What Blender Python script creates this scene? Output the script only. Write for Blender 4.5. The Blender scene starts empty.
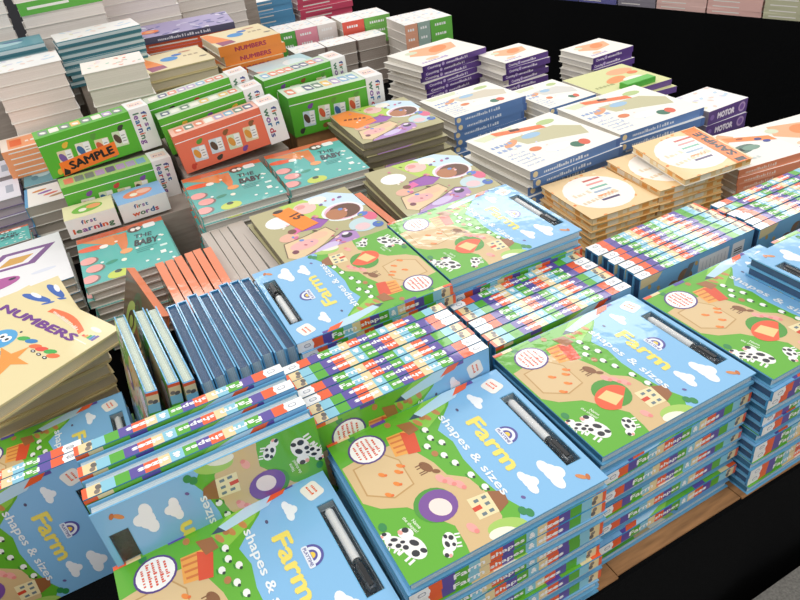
import bpy, math, random
from mathutils import Matrix, Vector
random.seed(7)
C = bpy.context.scene.collection
S = 0.01                                   # the scene is laid out in centimetres, table top at z = 0
# ---------------------------------------------------------------- camera
cam = bpy.data.cameras.new('camera'); cam.sensor_width = 36; cam.lens = 680/800*36
cam.clip_start = 0.02; cam.clip_end = 50
co = bpy.data.objects.new('camera', cam); C.objects.link(co)
def cam_axes(pitch, roll, yaw):
    F = Vector((0, math.cos(pitch), -math.sin(pitch))); R0 = Vector((1, 0, 0)); U0 = R0.cross(F)
    R = math.cos(roll)*R0 + math.sin(roll)*U0; U = -math.sin(roll)*R0 + math.cos(roll)*U0
    Z = Matrix.Rotation(-yaw, 3, 'Z')
    return Z@R, Z@U, Z@F
R_, U_, F_ = cam_axes(math.radians(34.5), math.radians(-7.55), 0.42)
M = Matrix((R_, U_, -F_)).transposed().to_4x4(); M.translation = (0, 0, 0.83)
co.matrix_world = M
bpy.context.scene.camera = co
# ---------------------------------------------------------------- world, lights, exposure
sc = bpy.context.scene
sc.view_settings.view_transform = 'Standard'; sc.view_settings.look = 'None'
sc.view_settings.exposure = 0.1; sc.view_settings.gamma = 1.0; sc.view_settings.use_curve_mapping = False
w = bpy.data.worlds.new('hall'); sc.world = w; w.use_nodes = True
w.node_tree.nodes['Background'].inputs[0].default_value = (1.0, 0.985, 0.96, 1)
w.node_tree.nodes['Background'].inputs[1].default_value = 0.73
def area(loc, sx, sy, power, rot=(0, 0, 0), col=(1, .98, .95)):
    l = bpy.data.lights.new('ceiling_lamp', 'AREA'); l.shape = 'RECTANGLE'; l.size = sx; l.size_y = sy
    l.energy = power; l.color = col
    o = bpy.data.objects.new('ceiling_lamp', l); C.objects.link(o); o.location = loc; o.rotation_euler = rot
    return o
for lx, ly in ((2.45, 3.1), (4.6, 3.1), (3.0, 4.7), (0.2, 4.9), (-2.2, 3.4), (1.4, 7.4), (-1.0, 0.2), (2.6, 0.1)):
    area((lx, ly, 2.6), 1.5, 0.6, 20, (0, 0, -0.4))
# ---------------------------------------------------------------- colours and materials
def lin(h):
    if isinstance(h, tuple): return h
    h = h.lstrip('#'); h = h if len(h) == 6 else ''.join(c*2 for c in h); v = [int(h[i:i+2], 16)/255 for i in (0, 2, 4)]
    return tuple(c/12.92 if c <= .04045 else ((c+.055)/1.055)**2.4 for c in v) + (1,)
def mat(name, rough=.4, coat=0., bump=0., bscale=60., coatrough=.08, lines=None, fixed=None, metallic=0., noisecol=None):
    m = bpy.data.materials.new(name); m.use_nodes = True; nt = m.node_tree; b = nt.nodes['Principled BSDF']
    b.inputs['Roughness'].default_value = rough; b.inputs['Metallic'].default_value = metallic
    b.inputs['Coat Weight'].default_value = coat; b.inputs['Coat Roughness'].default_value = coatrough
    tc = nt.nodes.new('ShaderNodeTexCoord')
    if fixed: 
        src = nt.nodes.new('ShaderNodeRGB'); src.outputs[0].default_value = lin(fixed); col = src.outputs[0]
    else:
        src = nt.nodes.new('ShaderNodeAttribute'); src.attribute_name = 'Col'; col = src.outputs['Color']
    if lines:                                # page edges: fine lines across the thickness of the block
        sx = nt.nodes.new('ShaderNodeSeparateXYZ'); nt.links.new(tc.outputs['Object'], sx.inputs[0])
        mu = nt.nodes.new('ShaderNodeMath'); mu.operation = 'MULTIPLY'; mu.inputs[1].default_value = lines
        nt.links.new(sx.outputs[2], mu.inputs[0])
        nz = nt.nodes.new('ShaderNodeTexNoise'); nz.noise_dimensions = '1D'; nz.inputs['Scale'].default_value = 1.0
        nz.inputs['Detail'].default_value = 3
        nt.links.new(mu.outputs[0], nz.inputs['W'])
        cr = nt.nodes.new('ShaderNodeValToRGB'); cr.color_ramp.elements[0].position = .35; cr.color_ramp.elements[1].position = .6
        dk = .82 if not coat else .62; cr.color_ramp.elements[0].color = (dk, dk*.97, dk*.94, 1); cr.color_ramp.elements[1].color = (1, 1, 1, 1)
        nt.links.new(nz.outputs[0], cr.inputs[0])
        mx = nt.nodes.new('ShaderNodeMix'); mx.data_type = 'RGBA'; mx.blend_type = 'MULTIPLY'; mx.inputs[0].default_value = 1
        nt.links.new(col, mx.inputs[6]); nt.links.new(cr.outputs[0], mx.inputs[7]); col = mx.outputs[2]
    if noisecol:
        nz = nt.nodes.new('ShaderNodeTexNoise'); nz.inputs['Scale'].default_value = noisecol[0]; nz.inputs['Detail'].default_value = 6
        mp = nt.nodes.new('ShaderNodeMapping'); mp.inputs['Scale'].default_value = noisecol[2]
        nt.links.new(tc.outputs['Object'], mp.inputs[0]); nt.links.new(mp.outputs[0], nz.inputs['Vector'])
        cr = nt.nodes.new('ShaderNodeValToRGB'); k = noisecol[1]; cr.color_ramp.elements[0].color = (k, k, k, 1); cr.color_ramp.elements[0].position = .3
        cr.color_ramp.elements[1].position = .7
        nt.links.new(nz.outputs[0], cr.inputs[0])
        mx = nt.nodes.new('ShaderNodeMix'); mx.data_type = 'RGBA'; mx.blend_type = 'MULTIPLY'; mx.inputs[0].default_value = 1
        nt.links.new(col, mx.inputs[6]); nt.links.new(cr.outputs[0], mx.inputs[7]); col = mx.outputs[2]
    nt.links.new(col, b.inputs['Base Color'])
    if bump:
        nz = nt.nodes.new('ShaderNodeTexNoise'); nz.inputs['Scale'].default_value = bscale; nz.inputs['Detail'].default_value = 3
        nt.links.new(tc.outputs['Object'], nz.inputs['Vector'])
        bp = nt.nodes.new('ShaderNodeBump'); bp.inputs['Strength'].default_value = bump; bp.inputs['Distance'].default_value = .004
        nt.links.new(nz.outputs[0], bp.inputs['Height'])
        nt.links.new(bp.outputs[0], b.inputs['Coat Normal'])
        if not coat: nt.links.new(bp.outputs[0], b.inputs['Normal'])
    return m
PRINT = mat('glossy_printed_board', .5, .22, .06, 25)
WRAP = mat('shrink_wrapped_print', .4, .55, .22, 22, .06)
EDGE = mat('wrapped_page_edges', .5, .8, 1.0, 260, .12, lines=1100)
PAGE = mat('paper_page_edges', .75, 0, 0, lines=900)
PLAIN = mat('matt_card', .6)
CARD = mat('cardboard', .8, 0, .1, 90, fixed='#c08a58', noisecol=(14, .5, (1, 8, 1)))
GREYCARD = mat('grey_carton', .8, 0, .1, 90, fixed='#b3a79c', noisecol=(14, .75, (1, 1, 8)))
CLOTH = mat('black_cloth', .95, 0, .5, 400, fixed='#08090b', noisecol=(300, .55, (1, 1, 1))); CLOTH.node_tree.nodes['Principled BSDF'].inputs['Specular IOR Level'].default_value = .12
CARPET = mat('grey_carpet', .95, 0, .6, 300, fixed='#8d8a84', noisecol=(250, .6, (1, 1, 1)))
PLASTIC = mat('pen_plastic', .3, .4)
def film_material():
    m = bpy.data.materials.new('clear_blister_film'); m.use_nodes = True; nt = m.node_tree
    nt.nodes.remove(nt.nodes['Principled BSDF']); out = nt.nodes['Material Output']
    t = nt.nodes.new('ShaderNodeBsdfTransparent'); g = nt.nodes.new('ShaderNodeBsdfGlossy'); g.inputs['Roughness'].default_value = .12
    mx = nt.nodes.new('ShaderNodeMixShader'); mx.inputs[0].default_value = .14
    nz = nt.nodes.new('ShaderNodeTexNoise'); nz.inputs['Scale'].default_value = 90; bp = nt.nodes.new('ShaderNodeBump')
    bp.inputs['Strength'].default_value = .9; bp.inputs['Distance'].default_value = .003
    nt.links.new(nz.outputs[0], bp.inputs['Height']); nt.links.new(bp.outputs[0], g.inputs['Normal'])
    nt.links.new(t.outputs[0], mx.inputs[1]); nt.links.new(g.outputs[0], mx.inputs[2]); nt.links.new(mx.outputs[0], out.inputs[0])
    return m
FILM = film_material()
# ---------------------------------------------------------------- mesh builder
class MB:
    def __init__(s): s.v = []; s.f = []; s.c = []
    def face(s, pts, col):
        n = len(s.v); s.v += [tuple(p) for p in pts]; s.f.append(tuple(range(n, n+len(pts)))); s.c.append(lin(col))
    def box(s, x0, y0, z0, x1, y1, z1, col, cols=None):
        q = cols or {}
        n = len(s.v)
        s.v += [(x0,y0,z0),(x1,y0,z0),(x1,y1,z0),(x0,y1,z0),(x0,y0,z1),(x1,y0,z1),(x1,y1,z1),(x0,y1,z1)]
        for k, f in (('-z',(0,3,2,1)),('+z',(4,5,6,7)),('-y',(0,1,5,4)),('+x',(1,2,6,5)),('+y',(2,3,7,6)),('-x',(3,0,4,7))):
            s.f.append(tuple(n+i for i in f)); s.c.append(lin(q.get(k, col)))
    def prism(s, pts, z0, z1, col, top=None):        # outline in xy pushed from z0 to z1
        k = len(pts); n = len(s.v)
        s.v += [(x, y, z0) for x, y in pts] + [(x, y, z1) for x, y in pts]
        s.f.append(tuple(n+i for i in reversed(range(k)))); s.c.append(lin(col))
        s.f.append(tuple(n+k+i for i in range(k))); s.c.append(lin(top or col))
        for i in range(k):
            j = (i+1) % k; s.f.append((n+i, n+j, n+k+j, n+k+i)); s.c.append(lin(col))
    def tube(s, p0, p1, r0, r1, col, seg=16):
        a = Vector(p0); b = Vector(p1); d = (b-a).normalized(); u = d.orthogonal().normalized(); w_ = d.cross(u); n = len(s.v)
        for c, r in ((a, r0), (b, r1)):
            for i in range(seg):
                t = 2*math.pi*i/seg; s.v.append(tuple(c + r*(math.cos(t)*u + math.sin(t)*w_)))
        for i in range(seg):
            j = (i+1) % seg; s.f.append((n+i, n+j, n+seg+j, n+seg+i)); s.c.append(lin(col))
        s.f.append(tuple(n+i for i in reversed(range(seg)))); s.c.append(lin(col))
        s.f.append(tuple(n+seg+i for i in range(seg))); s.c.append(lin(col))
    def mesh(s, name, m):
        me = bpy.data.meshes.new(name); me.from_pydata([(x*S, y*S, z*S) for x, y, z in s.v], [], s.f)
        ca = me.color_attributes.new('Col', 'FLOAT_COLOR', 'CORNER')
        buf = []
        for f, c in zip(s.f, s.c): buf += list(c)*len(f)
        ca.data.foreach_set('color', buf); me.materials.append(m); me.update(); return me
FONT = {}
def glyphs(txt, bold=.02):
    bold = 0
    if (txt, bold) in FONT: return FONT[(txt, bold)]
    cu = bpy.data.curves.new('t', 'FONT'); cu.body = txt; cu.size = 1; cu.offset = bold; cu.resolution_u = 2
    o = bpy.data.objects.new('t', cu); C.objects.link(o); bpy.context.view_layer.update()
    ev = o.evaluated_get(bpy.context.evaluated_depsgraph_get()); me = ev.to_mesh()
    V = [(v.co.x, v.co.y) for v in me.vertices]; Fc = [tuple(p.vertices) for p in me.polygons]
    ev.to_mesh_clear(); bpy.data.objects.remove(o); bpy.data.curves.remove(cu)
    xs = [v[0] for v in V]; ys = [v[1] for v in V]
    FONT[(txt, bold)] = (V, Fc, min(xs), max(xs), min(ys), max(ys)); return FONT[(txt, bold)]
class Art:
    """flat printing on a face: o origin, eu / ev unit axes, n outward normal"""
    H = .008
    def __init__(s, mb, o, eu, ev, W, Hh):
        s.mb = mb; s.o = Vector(o); s.eu = Vector(eu); s.ev = Vector(ev); s.n = s.eu.cross(s.ev); s.W = W; s.Hh = Hh; s.clipping = True; s.cnt = 0
    def p(s, u, v, k): 
        if s.clipping: u = min(max(u, 0), s.W); v = min(max(v, 0), s.Hh)
        return s.o + u*s.eu + v*s.ev + (k*s.H)*s.n
    def poly(s, pts, col, k=1):
        s.cnt += 1; k += (s.cnt % 9)*.1
        s.mb.face([s.p(u, v, k) for u, v in pts], col)
    def rect(s, u0, v0, u1, v1, col, k=1): s.poly([(u0, v0), (u1, v0), (u1, v1), (u0, v1)], col, k)
    def ell(s, u, v, a, b, col, k=2, rot=0, seg=20, t0=0, t1=360):
        c, d = math.cos(math.radians(rot)), math.sin(math.radians(rot)); P = []
        full = t1-t0 >= 360
        for i in range(seg if full else seg+1):
            t = math.radians(t0 + (t1-t0)*i/seg); x, y = a*math.cos(t), b*math.sin(t); P.append((u+x*c-y*d, v+x*d+y*c))
        s.poly(P, col, k)
    def rrect(s, u0, v0, u1, v1, r, col, k=2, rot=0):
        cu, cv = (u0+u1)/2, (v0+v1)/2; c, d = math.cos(math.radians(rot)), math.sin(math.radians(rot)); P = []
        for cx, cy, a0 in ((u1-r, v1-r, 0), (u0+r, v1-r, 90), (u0+r, v0+r, 180), (u1-r, v0+r, 270)):
            for i in range(5):
                t = math.radians(a0 + i*22.5); x = cx+r*math.cos(t)-cu; y = cy+r*math.sin(t)-cv; P.append((cu+x*c-y*d, cv+x*d+y*c))
        s.poly(P, col, k)
    def scrib(s, u, v, w_, h, col, k=5, rot=0, seed=1):      # lettering too small to read
        r = random.Random(seed); x = 0; c, d = math.cos(math.radians(rot)), math.sin(math.radians(rot))
        while x < w_-h*.3:
            L = min(h*r.uniform(.35, .8), w_-x); hh = h*r.choice([.6, .62, .95])
            s.poly([(u+a_*c-b_*d, v+a_*d+b_*c) for a_, b_ in ((x, 0), (x+L, 0), (x+L*.9, hh), (x+L*.1, hh))], col, k); x += L + h*(.15 if r.random() < .8 else .5)
    def text(s, txt, u, v, h=None, width=None, col='#ffffff', k=5, rot=0, bold=.02, cols=None, squash=None):
        V, Fc, x0, x1, y0, y1 = glyphs(txt, bold)
        cap = .72; sy = (h or 1)/cap; sx = sy
        if width: sx = width/(x1-x0)
        if not h: sy = sx
        if cols:                                        # letter by letter in different colours
            x = u; tot = width or (x1-x0)*sx; c, d = math.cos(math.radians(rot)), math.sin(math.radians(rot)); pos = 0
            ws = [(.3 if ch == ' ' else glyphs(ch, bold)[3]+.06) for ch in txt]; sc_ = tot/sum(ws)
            for ch, w_, i in zip(txt, ws, range(99)):
                if ch != ' ': s.text(ch, u+pos*sc_*c, v+pos*sc_*d, h=h, width=(glyphs(ch, bold)[3]-glyphs(ch, bold)[2])*sc_, col=cols[i % len(cols)], k=k, rot=rot, bold=bold)
                pos += w_
            return
        c, d = math.cos(math.radians(rot)), math.sin(math.radians(rot))
        for q, (bx, by) in enumerate(((0, 0), (bold, 0), (-bold, 0), (0, bold), (0, -bold)) if bold else ((0, 0),)):   # stroke thickened by repeats
            pts = []
            for x, y in V:
                X = (x-x0+bx)*sx; Y = (y+by)*sy; pts.append(s.p(u+X*c-Y*d, v+X*d+Y*c, k+q*.15))
            for f in Fc: s.mb.face([pts[i] for i in f], col)
def child(name, me, parent):
    o = bpy.data.objects.new(name, me); C.objects.link(o); o.parent = parent; return o
def tag(o, label, cat, group=None, kind=None):
    if label: o['label'] = label
    if cat: o['category'] = cat
    if group: o['group'] = group
    if kind: o['kind'] = kind
    return o
def struct(name, mb, m):
    o = bpy.data.objects.new(name, mb.mesh(name, m)); C.objects.link(o); o['kind'] = 'structure'; return o
# a "kit" is a list of (part name, mesh, label, parent index) ; instance() links an Empty and its parts
def instance(kind, kit, mtx, label, cat, group=None):
    r = bpy.data.objects.new(kind, None); r.empty_display_size = .02; C.objects.link(r); r.matrix_world = mtx
    tag(r, label, cat, group); made = []
    for nm, me, lb, par in kit:
        o = bpy.data.objects.new(nm, me); C.objects.link(o); o.parent = r if par is None else made[par]
        if lb: o['label'] = lb
        made.append(o)
    return r
def frame(ex, ey, ez, loc, yaw=0, tilt=None):
    m = Matrix((Vector(ex), Vector(ey), Vector(ez))).transposed().to_4x4()
    m = Matrix.Rotation(math.radians(yaw), 4, 'Z') @ (tilt.to_4x4() @ m if tilt else m)
    m.translation = Vector(loc)*S; return m
X = (1,0,0); Y = (0,1,0); Z = (0,0,1); NX = (-1,0,0); NY = (0,-1,0); NZ = (0,0,-1)
# orientation names for the farm books: local x = reading direction, y = up the cover, z = out of the front cover
FLAT = (NY, X, Z); FLIP = (Y, NX, Z); SPU = (NZ, X, NY); SPU_B = (NZ, NX, Y); SPD = (Z, NX, NY); SPD_B = (Z, X, Y)
# ---------------------------------------------------------------- the farm book
FW, FH, FT = 22.0, 25.0, 1.60
OR, PU, GR, LB, TN, WH = '#f2602a', '#5b4aa2', '#55ae2c', '#8ccbe0', '#f0d9a4', '#fbfaf6'
SPINE = [(2.3, WH), (1.6, OR), (1.6, PU), (1.7, GR), (1.4, LB), (1.3, TN), (1.6, OR), (1.5, PU), (1.6, GR), (1.5, LB), (1.3, TN), (1.6, OR), (1.6, PU), (1.6, GR), (1.5, LB), (1.5, TN), (.5, OR)]
def cloud(a, u, v, s=1, k=3, col='#f4f8fc', r=0):
    c, d = math.cos(math.radians(r)), math.sin(math.radians(r))
    for x, y, ra, rb in ((0, 0, 1, .6), (.8, -.15, .8, .45), (-.8, -.2, .75, .42), (.15, .4, .6, .5)):
        a.ell(u+(x*c-y*d)*s, v+(x*d+y*c)*s, ra*s, rb*s, col, k, r, 14)
def cow(a, u, v, s=1, r=0):
    c, d = math.cos(math.radians(r)), math.sin(math.radians(r)); q = lambda x, y: (u+(x*c-y*d)*s, v+(x*d+y*c)*s)
    a.ell(*q(0, 0), 1.5*s, .95*s, '#f6f4f0', 4, r); a.ell(*q(-1.6, .5), .75*s, .6*s, '#f6f4f0', 4, r+30)
    for x, y, ra, rb in ((-.3, .35, .5, .3), (.6, -.3, .4, .35), (.9, .4, .35, .25), (-1.9, .7, .35, .3), (-.5, -.5, .3, .25)): a.ell(*q(x, y), ra*s, rb*s, '#2b2b33', 5, r+20, 10)
    a.ell(*q(-2.05, .2), .3*s, .22*s, '#f0a89a', 6, r, 8)
    for x in (-.9, -.4, .5, 1.0): 
        p0, p1 = q(x-.13, -.8), q(x+.13, -.8); p2, p3 = q(x+.13, -1.5), q(x-.13, -1.5); a.poly([p3, p2, p1, p0], '#f6f4f0', 4)
def farm_front(a, variant):
    W, H = FW, FH
    holes = [(0, 0, W, 22.2), (0, 24.4, W, H), (0, 22.2, 4.8, 24.4), (18.3, 22.2, W, 24.4)]
    for r in holes: a.rect(*r, '#86bfea', 1)
    a.poly([(0,0),(22,0),(22,13.2),(20,14.6),(18,13.8),(14.5,13.2),(11,13.0),(8,13.4),(5.4,12.8),(4,14.2),(2.2,16.2),(0,17.6)], '#62b22c', 2)
    a.poly([(0,13.5),(2,10.5),(4.5,11.8),(2.5,15.5),(0,17.6)], '#8fce4a', 3)
    # farmyard
    a.poly([(4.6,.2),(10.5,.2),(12.2,1.6),(13.6,4.2),(16,5.8),(18.4,7.4),(21,7.2),(22,7.0),(22,11),(20,12.3),(16.6,12.6),(13.6,12.0),(12,10.2),(9.6,9.8),(6.4,8.6),(4.4,7.0),(4.2,3)], '#dabb88', 3)
    for s_, q in ((.25, [(5.4,1.2),(9.8,1.0),(11.8,3.6),(11.2,6.4),(7,6.6),(5.2,5.4)]),): 
        a.poly(q, '#c39a60', 4); cx = sum(p[0] for p in q)/6; cy = sum(p[1] for p in q)/6
        a.poly([(cx+(x-cx)*.94, cy+(y-cy)*.94) for x, y in q], '#dfc292', 5)
    # striped barn with its red door
    a.poly([(3.0,6.8),(6.4,6.4),(6.8,8.2),(3.2,9.6)], '#f0a84c', 5)
    for i in range(4): a.poly([(3.2+i*.85,6.8),(3.5+i*.85,6.8),(3.7+i*.85,8.9-i*.2),(3.4+i*.85,9.0-i*.2)], '#d97a35', 6)
    a.poly([(3.2,8.6),(6.9,7.9),(7.3,9.4),(4.2,10.2)], '#e0512c', 6); a.poly([(1.8,8.8),(4.2,9.4),(4.0,10.9),(2.2,10.6)], '#a46a3c', 6)
    # badge
    a.ell(3.45, 4.0, 2.35, 2.35, '#5a3f86', 6); a.ell(3.45, 4.0, 2.1, 2.1, '#fdfbf7', 7)
    for i in range(5): a.scrib(2.3 if i in (0, 4) else 1.8, 5.05-i*.62, 2.3 if i in (0, 4) else 3.3, .4, '#e4573a', 8, 0, i)
    # big shape to trace
    if variant == 0:
        a.ell(14.9, 6.9, 2.35, 2.35, '#4d9a35', 5); a.ell(15.2, 7.2, 2.2, 2.2, '#7d4f9d', 6); a.ell(15.5, 7.3, 1.35, 1.1, '#f8e3dc', 7, 30)
    else:
        a.ell(14.6, 8.0, 2.7, 2.2, '#4d9a35', 5, 10); a.ell(15.3, 7.6, 2.5, 2.05, '#ee5f35', 6, 100, 20, 0, 250)
        a.poly([(14.3,6.0),(16.6,6.9),(15.9,8.8),(13.9,7.8)], '#f2d08c', 7)
    # house and hill
    a.ell(21.6, 12.0, 2.2, 1.3, '#a9cf62', 4, 70); a.ell(22, 11.2, 1.6, .9, '#f3efdc', 5, 70)
    a.poly([(16.2,10.2),(19.2,10.0),(19.4,12.4),(16.5,12.7)], '#f1e1b0', 5); a.poly([(16.4,12.7),(19.5,12.4),(18.9,13.9),(17.3,14.3)], '#9a6238', 5)
    a.rect(17.5, 10.1, 18.1, 11.1, '#d9482b', 6)
    for x, y in ((16.7,11.7),(17.6,11.6),(18.6,11.5),(16.7,10.7),(18.6,10.6)): a.rect(x, y, x+.42, y+.55, '#6d7f86', 6)
    cow(a, 18.4, 2.4, 1.15, 15); cow(a, 19.8, 5.9, .8, 160); cow(a, 16.9, 1.0, .8, 40)
    a.text('Name', 15.4, 3.7, h=.42, col='#e9f7da', k=6, rot=10); a.text('the shapes!', 14.6, 3.0, h=.4, col='#e9f7da', k=6, rot=10)
    # horse, pigs, sheep, chicks, bush
    a.ell(9.7, 8.7, 1.0, .55, '#8a5a33', 5, 20); a.ell(10.9, 9.4, .5, .3, '#8a5a33', 6, 50); 
    for x in (9.0, 9.4, 10.1, 10.4): a.rect(x, 7.6, x+.15, 8.5, '#7a4d2b', 5)
    for x, y in ((12.1,9.3),(14.0,10.7),(19.6,8.8),(13.0,10.0)): a.ell(x, y, .75, .45, '#f2a9a0', 5, 15); a.ell(x+.6, y+.2, .3, .28, '#ec8d86', 6)
    for x, y in ((7,10.4),(7.4,12.2),(11,11.9),(13.5,12.5),(4.5,11.5),(9.3,11.4),(6.0,11.4),(15.8,12.9)): a.ell(x, y, .5, .38, '#f7f7f2', 5, 0, 12); a.ell(x+.45, y+.1, .2, .18, '#2f3a35', 6, 0, 8); a.ell(x-.1, y-.5, .4, .1, '#3f8f2c', 4, 0, 8)
    for x, y in ((8,3.8),(7.9,6.2),(10.1,4.7),(11.0,3.2),(8.6,5.6)): a.ell(x, y, .5, .28, '#ee8a35', 6, 35, 10); a.ell(x+.3, y+.35, .2, .2, '#e9702a', 7, 0, 8)
    for x, y in ((2.4,12.2),(1.2,7.9),(8.5,10.6)): a.ell(x, y, .5, .4, '#b87a45', 5, 0, 10)
    for x, y in ((.8,3.1),(20.6,14.5),(21.2,15.0),(14.5,.7)): a.ell(x, y, .6, .45, '#2f8a4a', 5, 0, 12)
    # pencil crossing to the spine, loops
    a.poly([(1.3,11.6),(2.3,12.2),(1.6,17.6),(0,19.4),(0,16.4)], '#bfe0f3', 5); a.poly([(1.3,11.6),(2.3,12.2),(1.9,10.6)], '#3c5166', 6)
    for y in (8.6, 10.1, 11.5, 12.9): a.ell(3.1-.3*(y-8.6)/2, y+1.2, .8, .35, '#c98a4e', 4, 20, 12)
    for y0, y1, c_ in ((0,1.4,OR),(1.4,3,TN),(3,6,'#69b92e'),(6,8,PU),(8,9.6,GR),(19.5,21,PU),(21,22.5,'#86bfea')): a.rect(0, y0, .55, y1, c_, 6)
    a.poly([(0,18.6),(1.2,17.4),(.9,19.6),(0,20.4)], OR, 6)
    # sky
    cloud(a, 3.6, 19.4, 1.0); cloud(a, 17.8, 17.4, 1.15); cloud(a, 18.2, 20.3, 1.5); cloud(a, 1.6, 21.0, .01)
    a.rrect(1.2, 21.6, 3.7, 23.8, .5, '#f8f2ea', 4, 15); a.scrib(1.7, 22.8, 1.3, .4, OR, 5, 10); a.scrib(1.6, 22.2, 1.7, .35, OR, 5, 10, 2)
    a.ell(20.3, 22.6, .7, .3, '#d88a50', 4, 40, 10); a.ell(20.7, 23.2, .45, .25, '#c46f3c', 5, -20, 10)
    a.ell(3.7, 16.6, .3, .18, '#54557a', 4, 0, 8); a.ell(19.2, 15.6, .3, .2, '#6a5a9a', 4, 30, 8)
    a.text('Farm', 6.2, 16.35, h=2.0, width=9.0, col='#f6e26a', k=5, bold=.035)
    a.text('shapes & sizes', 3.5, 13.9, h=1.05, width=14.3, col='#f3f8fb', k=6, bold=.018)
    # small round emblem of the publisher
    a.ell(10.6, 19.3, 1.45, 1.35, '#5552a0', 4, 0, 20, 0, 180); a.ell(10.6, 19.3, 1.15, 1.05, '#e9eef8', 5, 0, 20, 0, 180); a.ell(10.6, 19.3, .75, .7, '#5552a0', 6, 0, 16, 0, 180)
    a.ell(10.6, 19.35, .42, .42, '#f5cf45', 7, 0, 14, 0, 180); a.rrect(9.1, 18.6, 12.1, 19.3, .2, '#e9eef8', 6); a.text('PLAYTIME', 9.35, 18.78, h=.36, width=2.5, col='#4a4798', k=7)
def farm_back(a):
    a.rect(0, 0, FW, FH, '#7db9e3', 1)
    for u, v, s_ in ((17.2, 17.5, 1.9), (18.6, 15.2, 1.9), (16.2, 19.3, 1.5)): a.ell(u, v, s_, s_*.8, '#8d6b4c', 3, 30); a.ell(u+.5, v-.4, s_*.5, s_*.4, '#a8835f', 4)
    a.ell(16.8, 20.0, 1.2, 1.0, '#e2a868', 5, 20); a.poly([(16,15.4),(21,13.4),(21,14.6),(16.4,16.8)], '#6f777e', 5)
    a.rrect(10.5, 5.6, 21, 12.4, .2, '#f3f3f1', 3)
    for i in range(7): a.rect(11.4, 6.3+i*.85, 20.2, 6.42+i*.85, '#c6c9cf', 4)
    a.rrect(13, 2.0, 21, 4.8, .2, '#f7f7f5', 3)
    for i in range(14): a.rect(13.8+i*.45, 2.4, 13.8+i*.45+(.14 if i % 3 else .26), 4.3, '#3a3a3c', 4)
    for u, v in ((20, 23), (19, 21), (12, 18), (20.5, 13)): a.ell(u, v, .5, .35, '#cfae6a', 3, 20, 8)
    a.poly([(22,25),(22,20.5),(20.6,21.5),(20.2,25)], '#f0d9a4', 2)
def farm_spine(a):                       # u runs from the top of the cover down
    tot = sum(w_ for w_, c_ in SPINE); u = 0; T = a.Hh
    for w_, c_ in SPINE:
        w2 = w_*FH/tot; a.rect(u, 0, u+w2, T, c_, 1); u += w2
    a.rrect(.5, .25, 2.4, T-.25, .5, '#ffffff', 2); a.rrect(.9, .5, 1.9, T-.5, .3, '#9aa2b0', 3); a.rrect(1.0, .6, 1.8, T-.6, .25, '#ffffff', 4)
    a.poly([(2.2, 0), (2.9, 0), (2.7, T/2), (2.9, T), (2.2, T), (2.5, T/2)], OR, 2)
    a.text('Farm', 5.2, .42, h=.82, width=3.7, col='#ffffff', k=3, bold=.03); a.text('shapes', 9.7, .5, h=.66, width=4.2, col='#ffffff', k=3, bold=.03)
    a.text('&', 14.6, .4, h=.85, col='#ffffff', k=3, bold=.06); a.text('sizes', 15.9, .5, h=.66, width=3.2, col='#ffffff', k=3, bold=.06)
    a.ell(23.3, T*.35, .32, .4, '#6a625c', 3, 20, 10); a.ell(23.5, T*.72, .32, .35, '#857a70', 3, -20, 10); a.rect(24.5, 0, FH, T, OR, 2)
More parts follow.
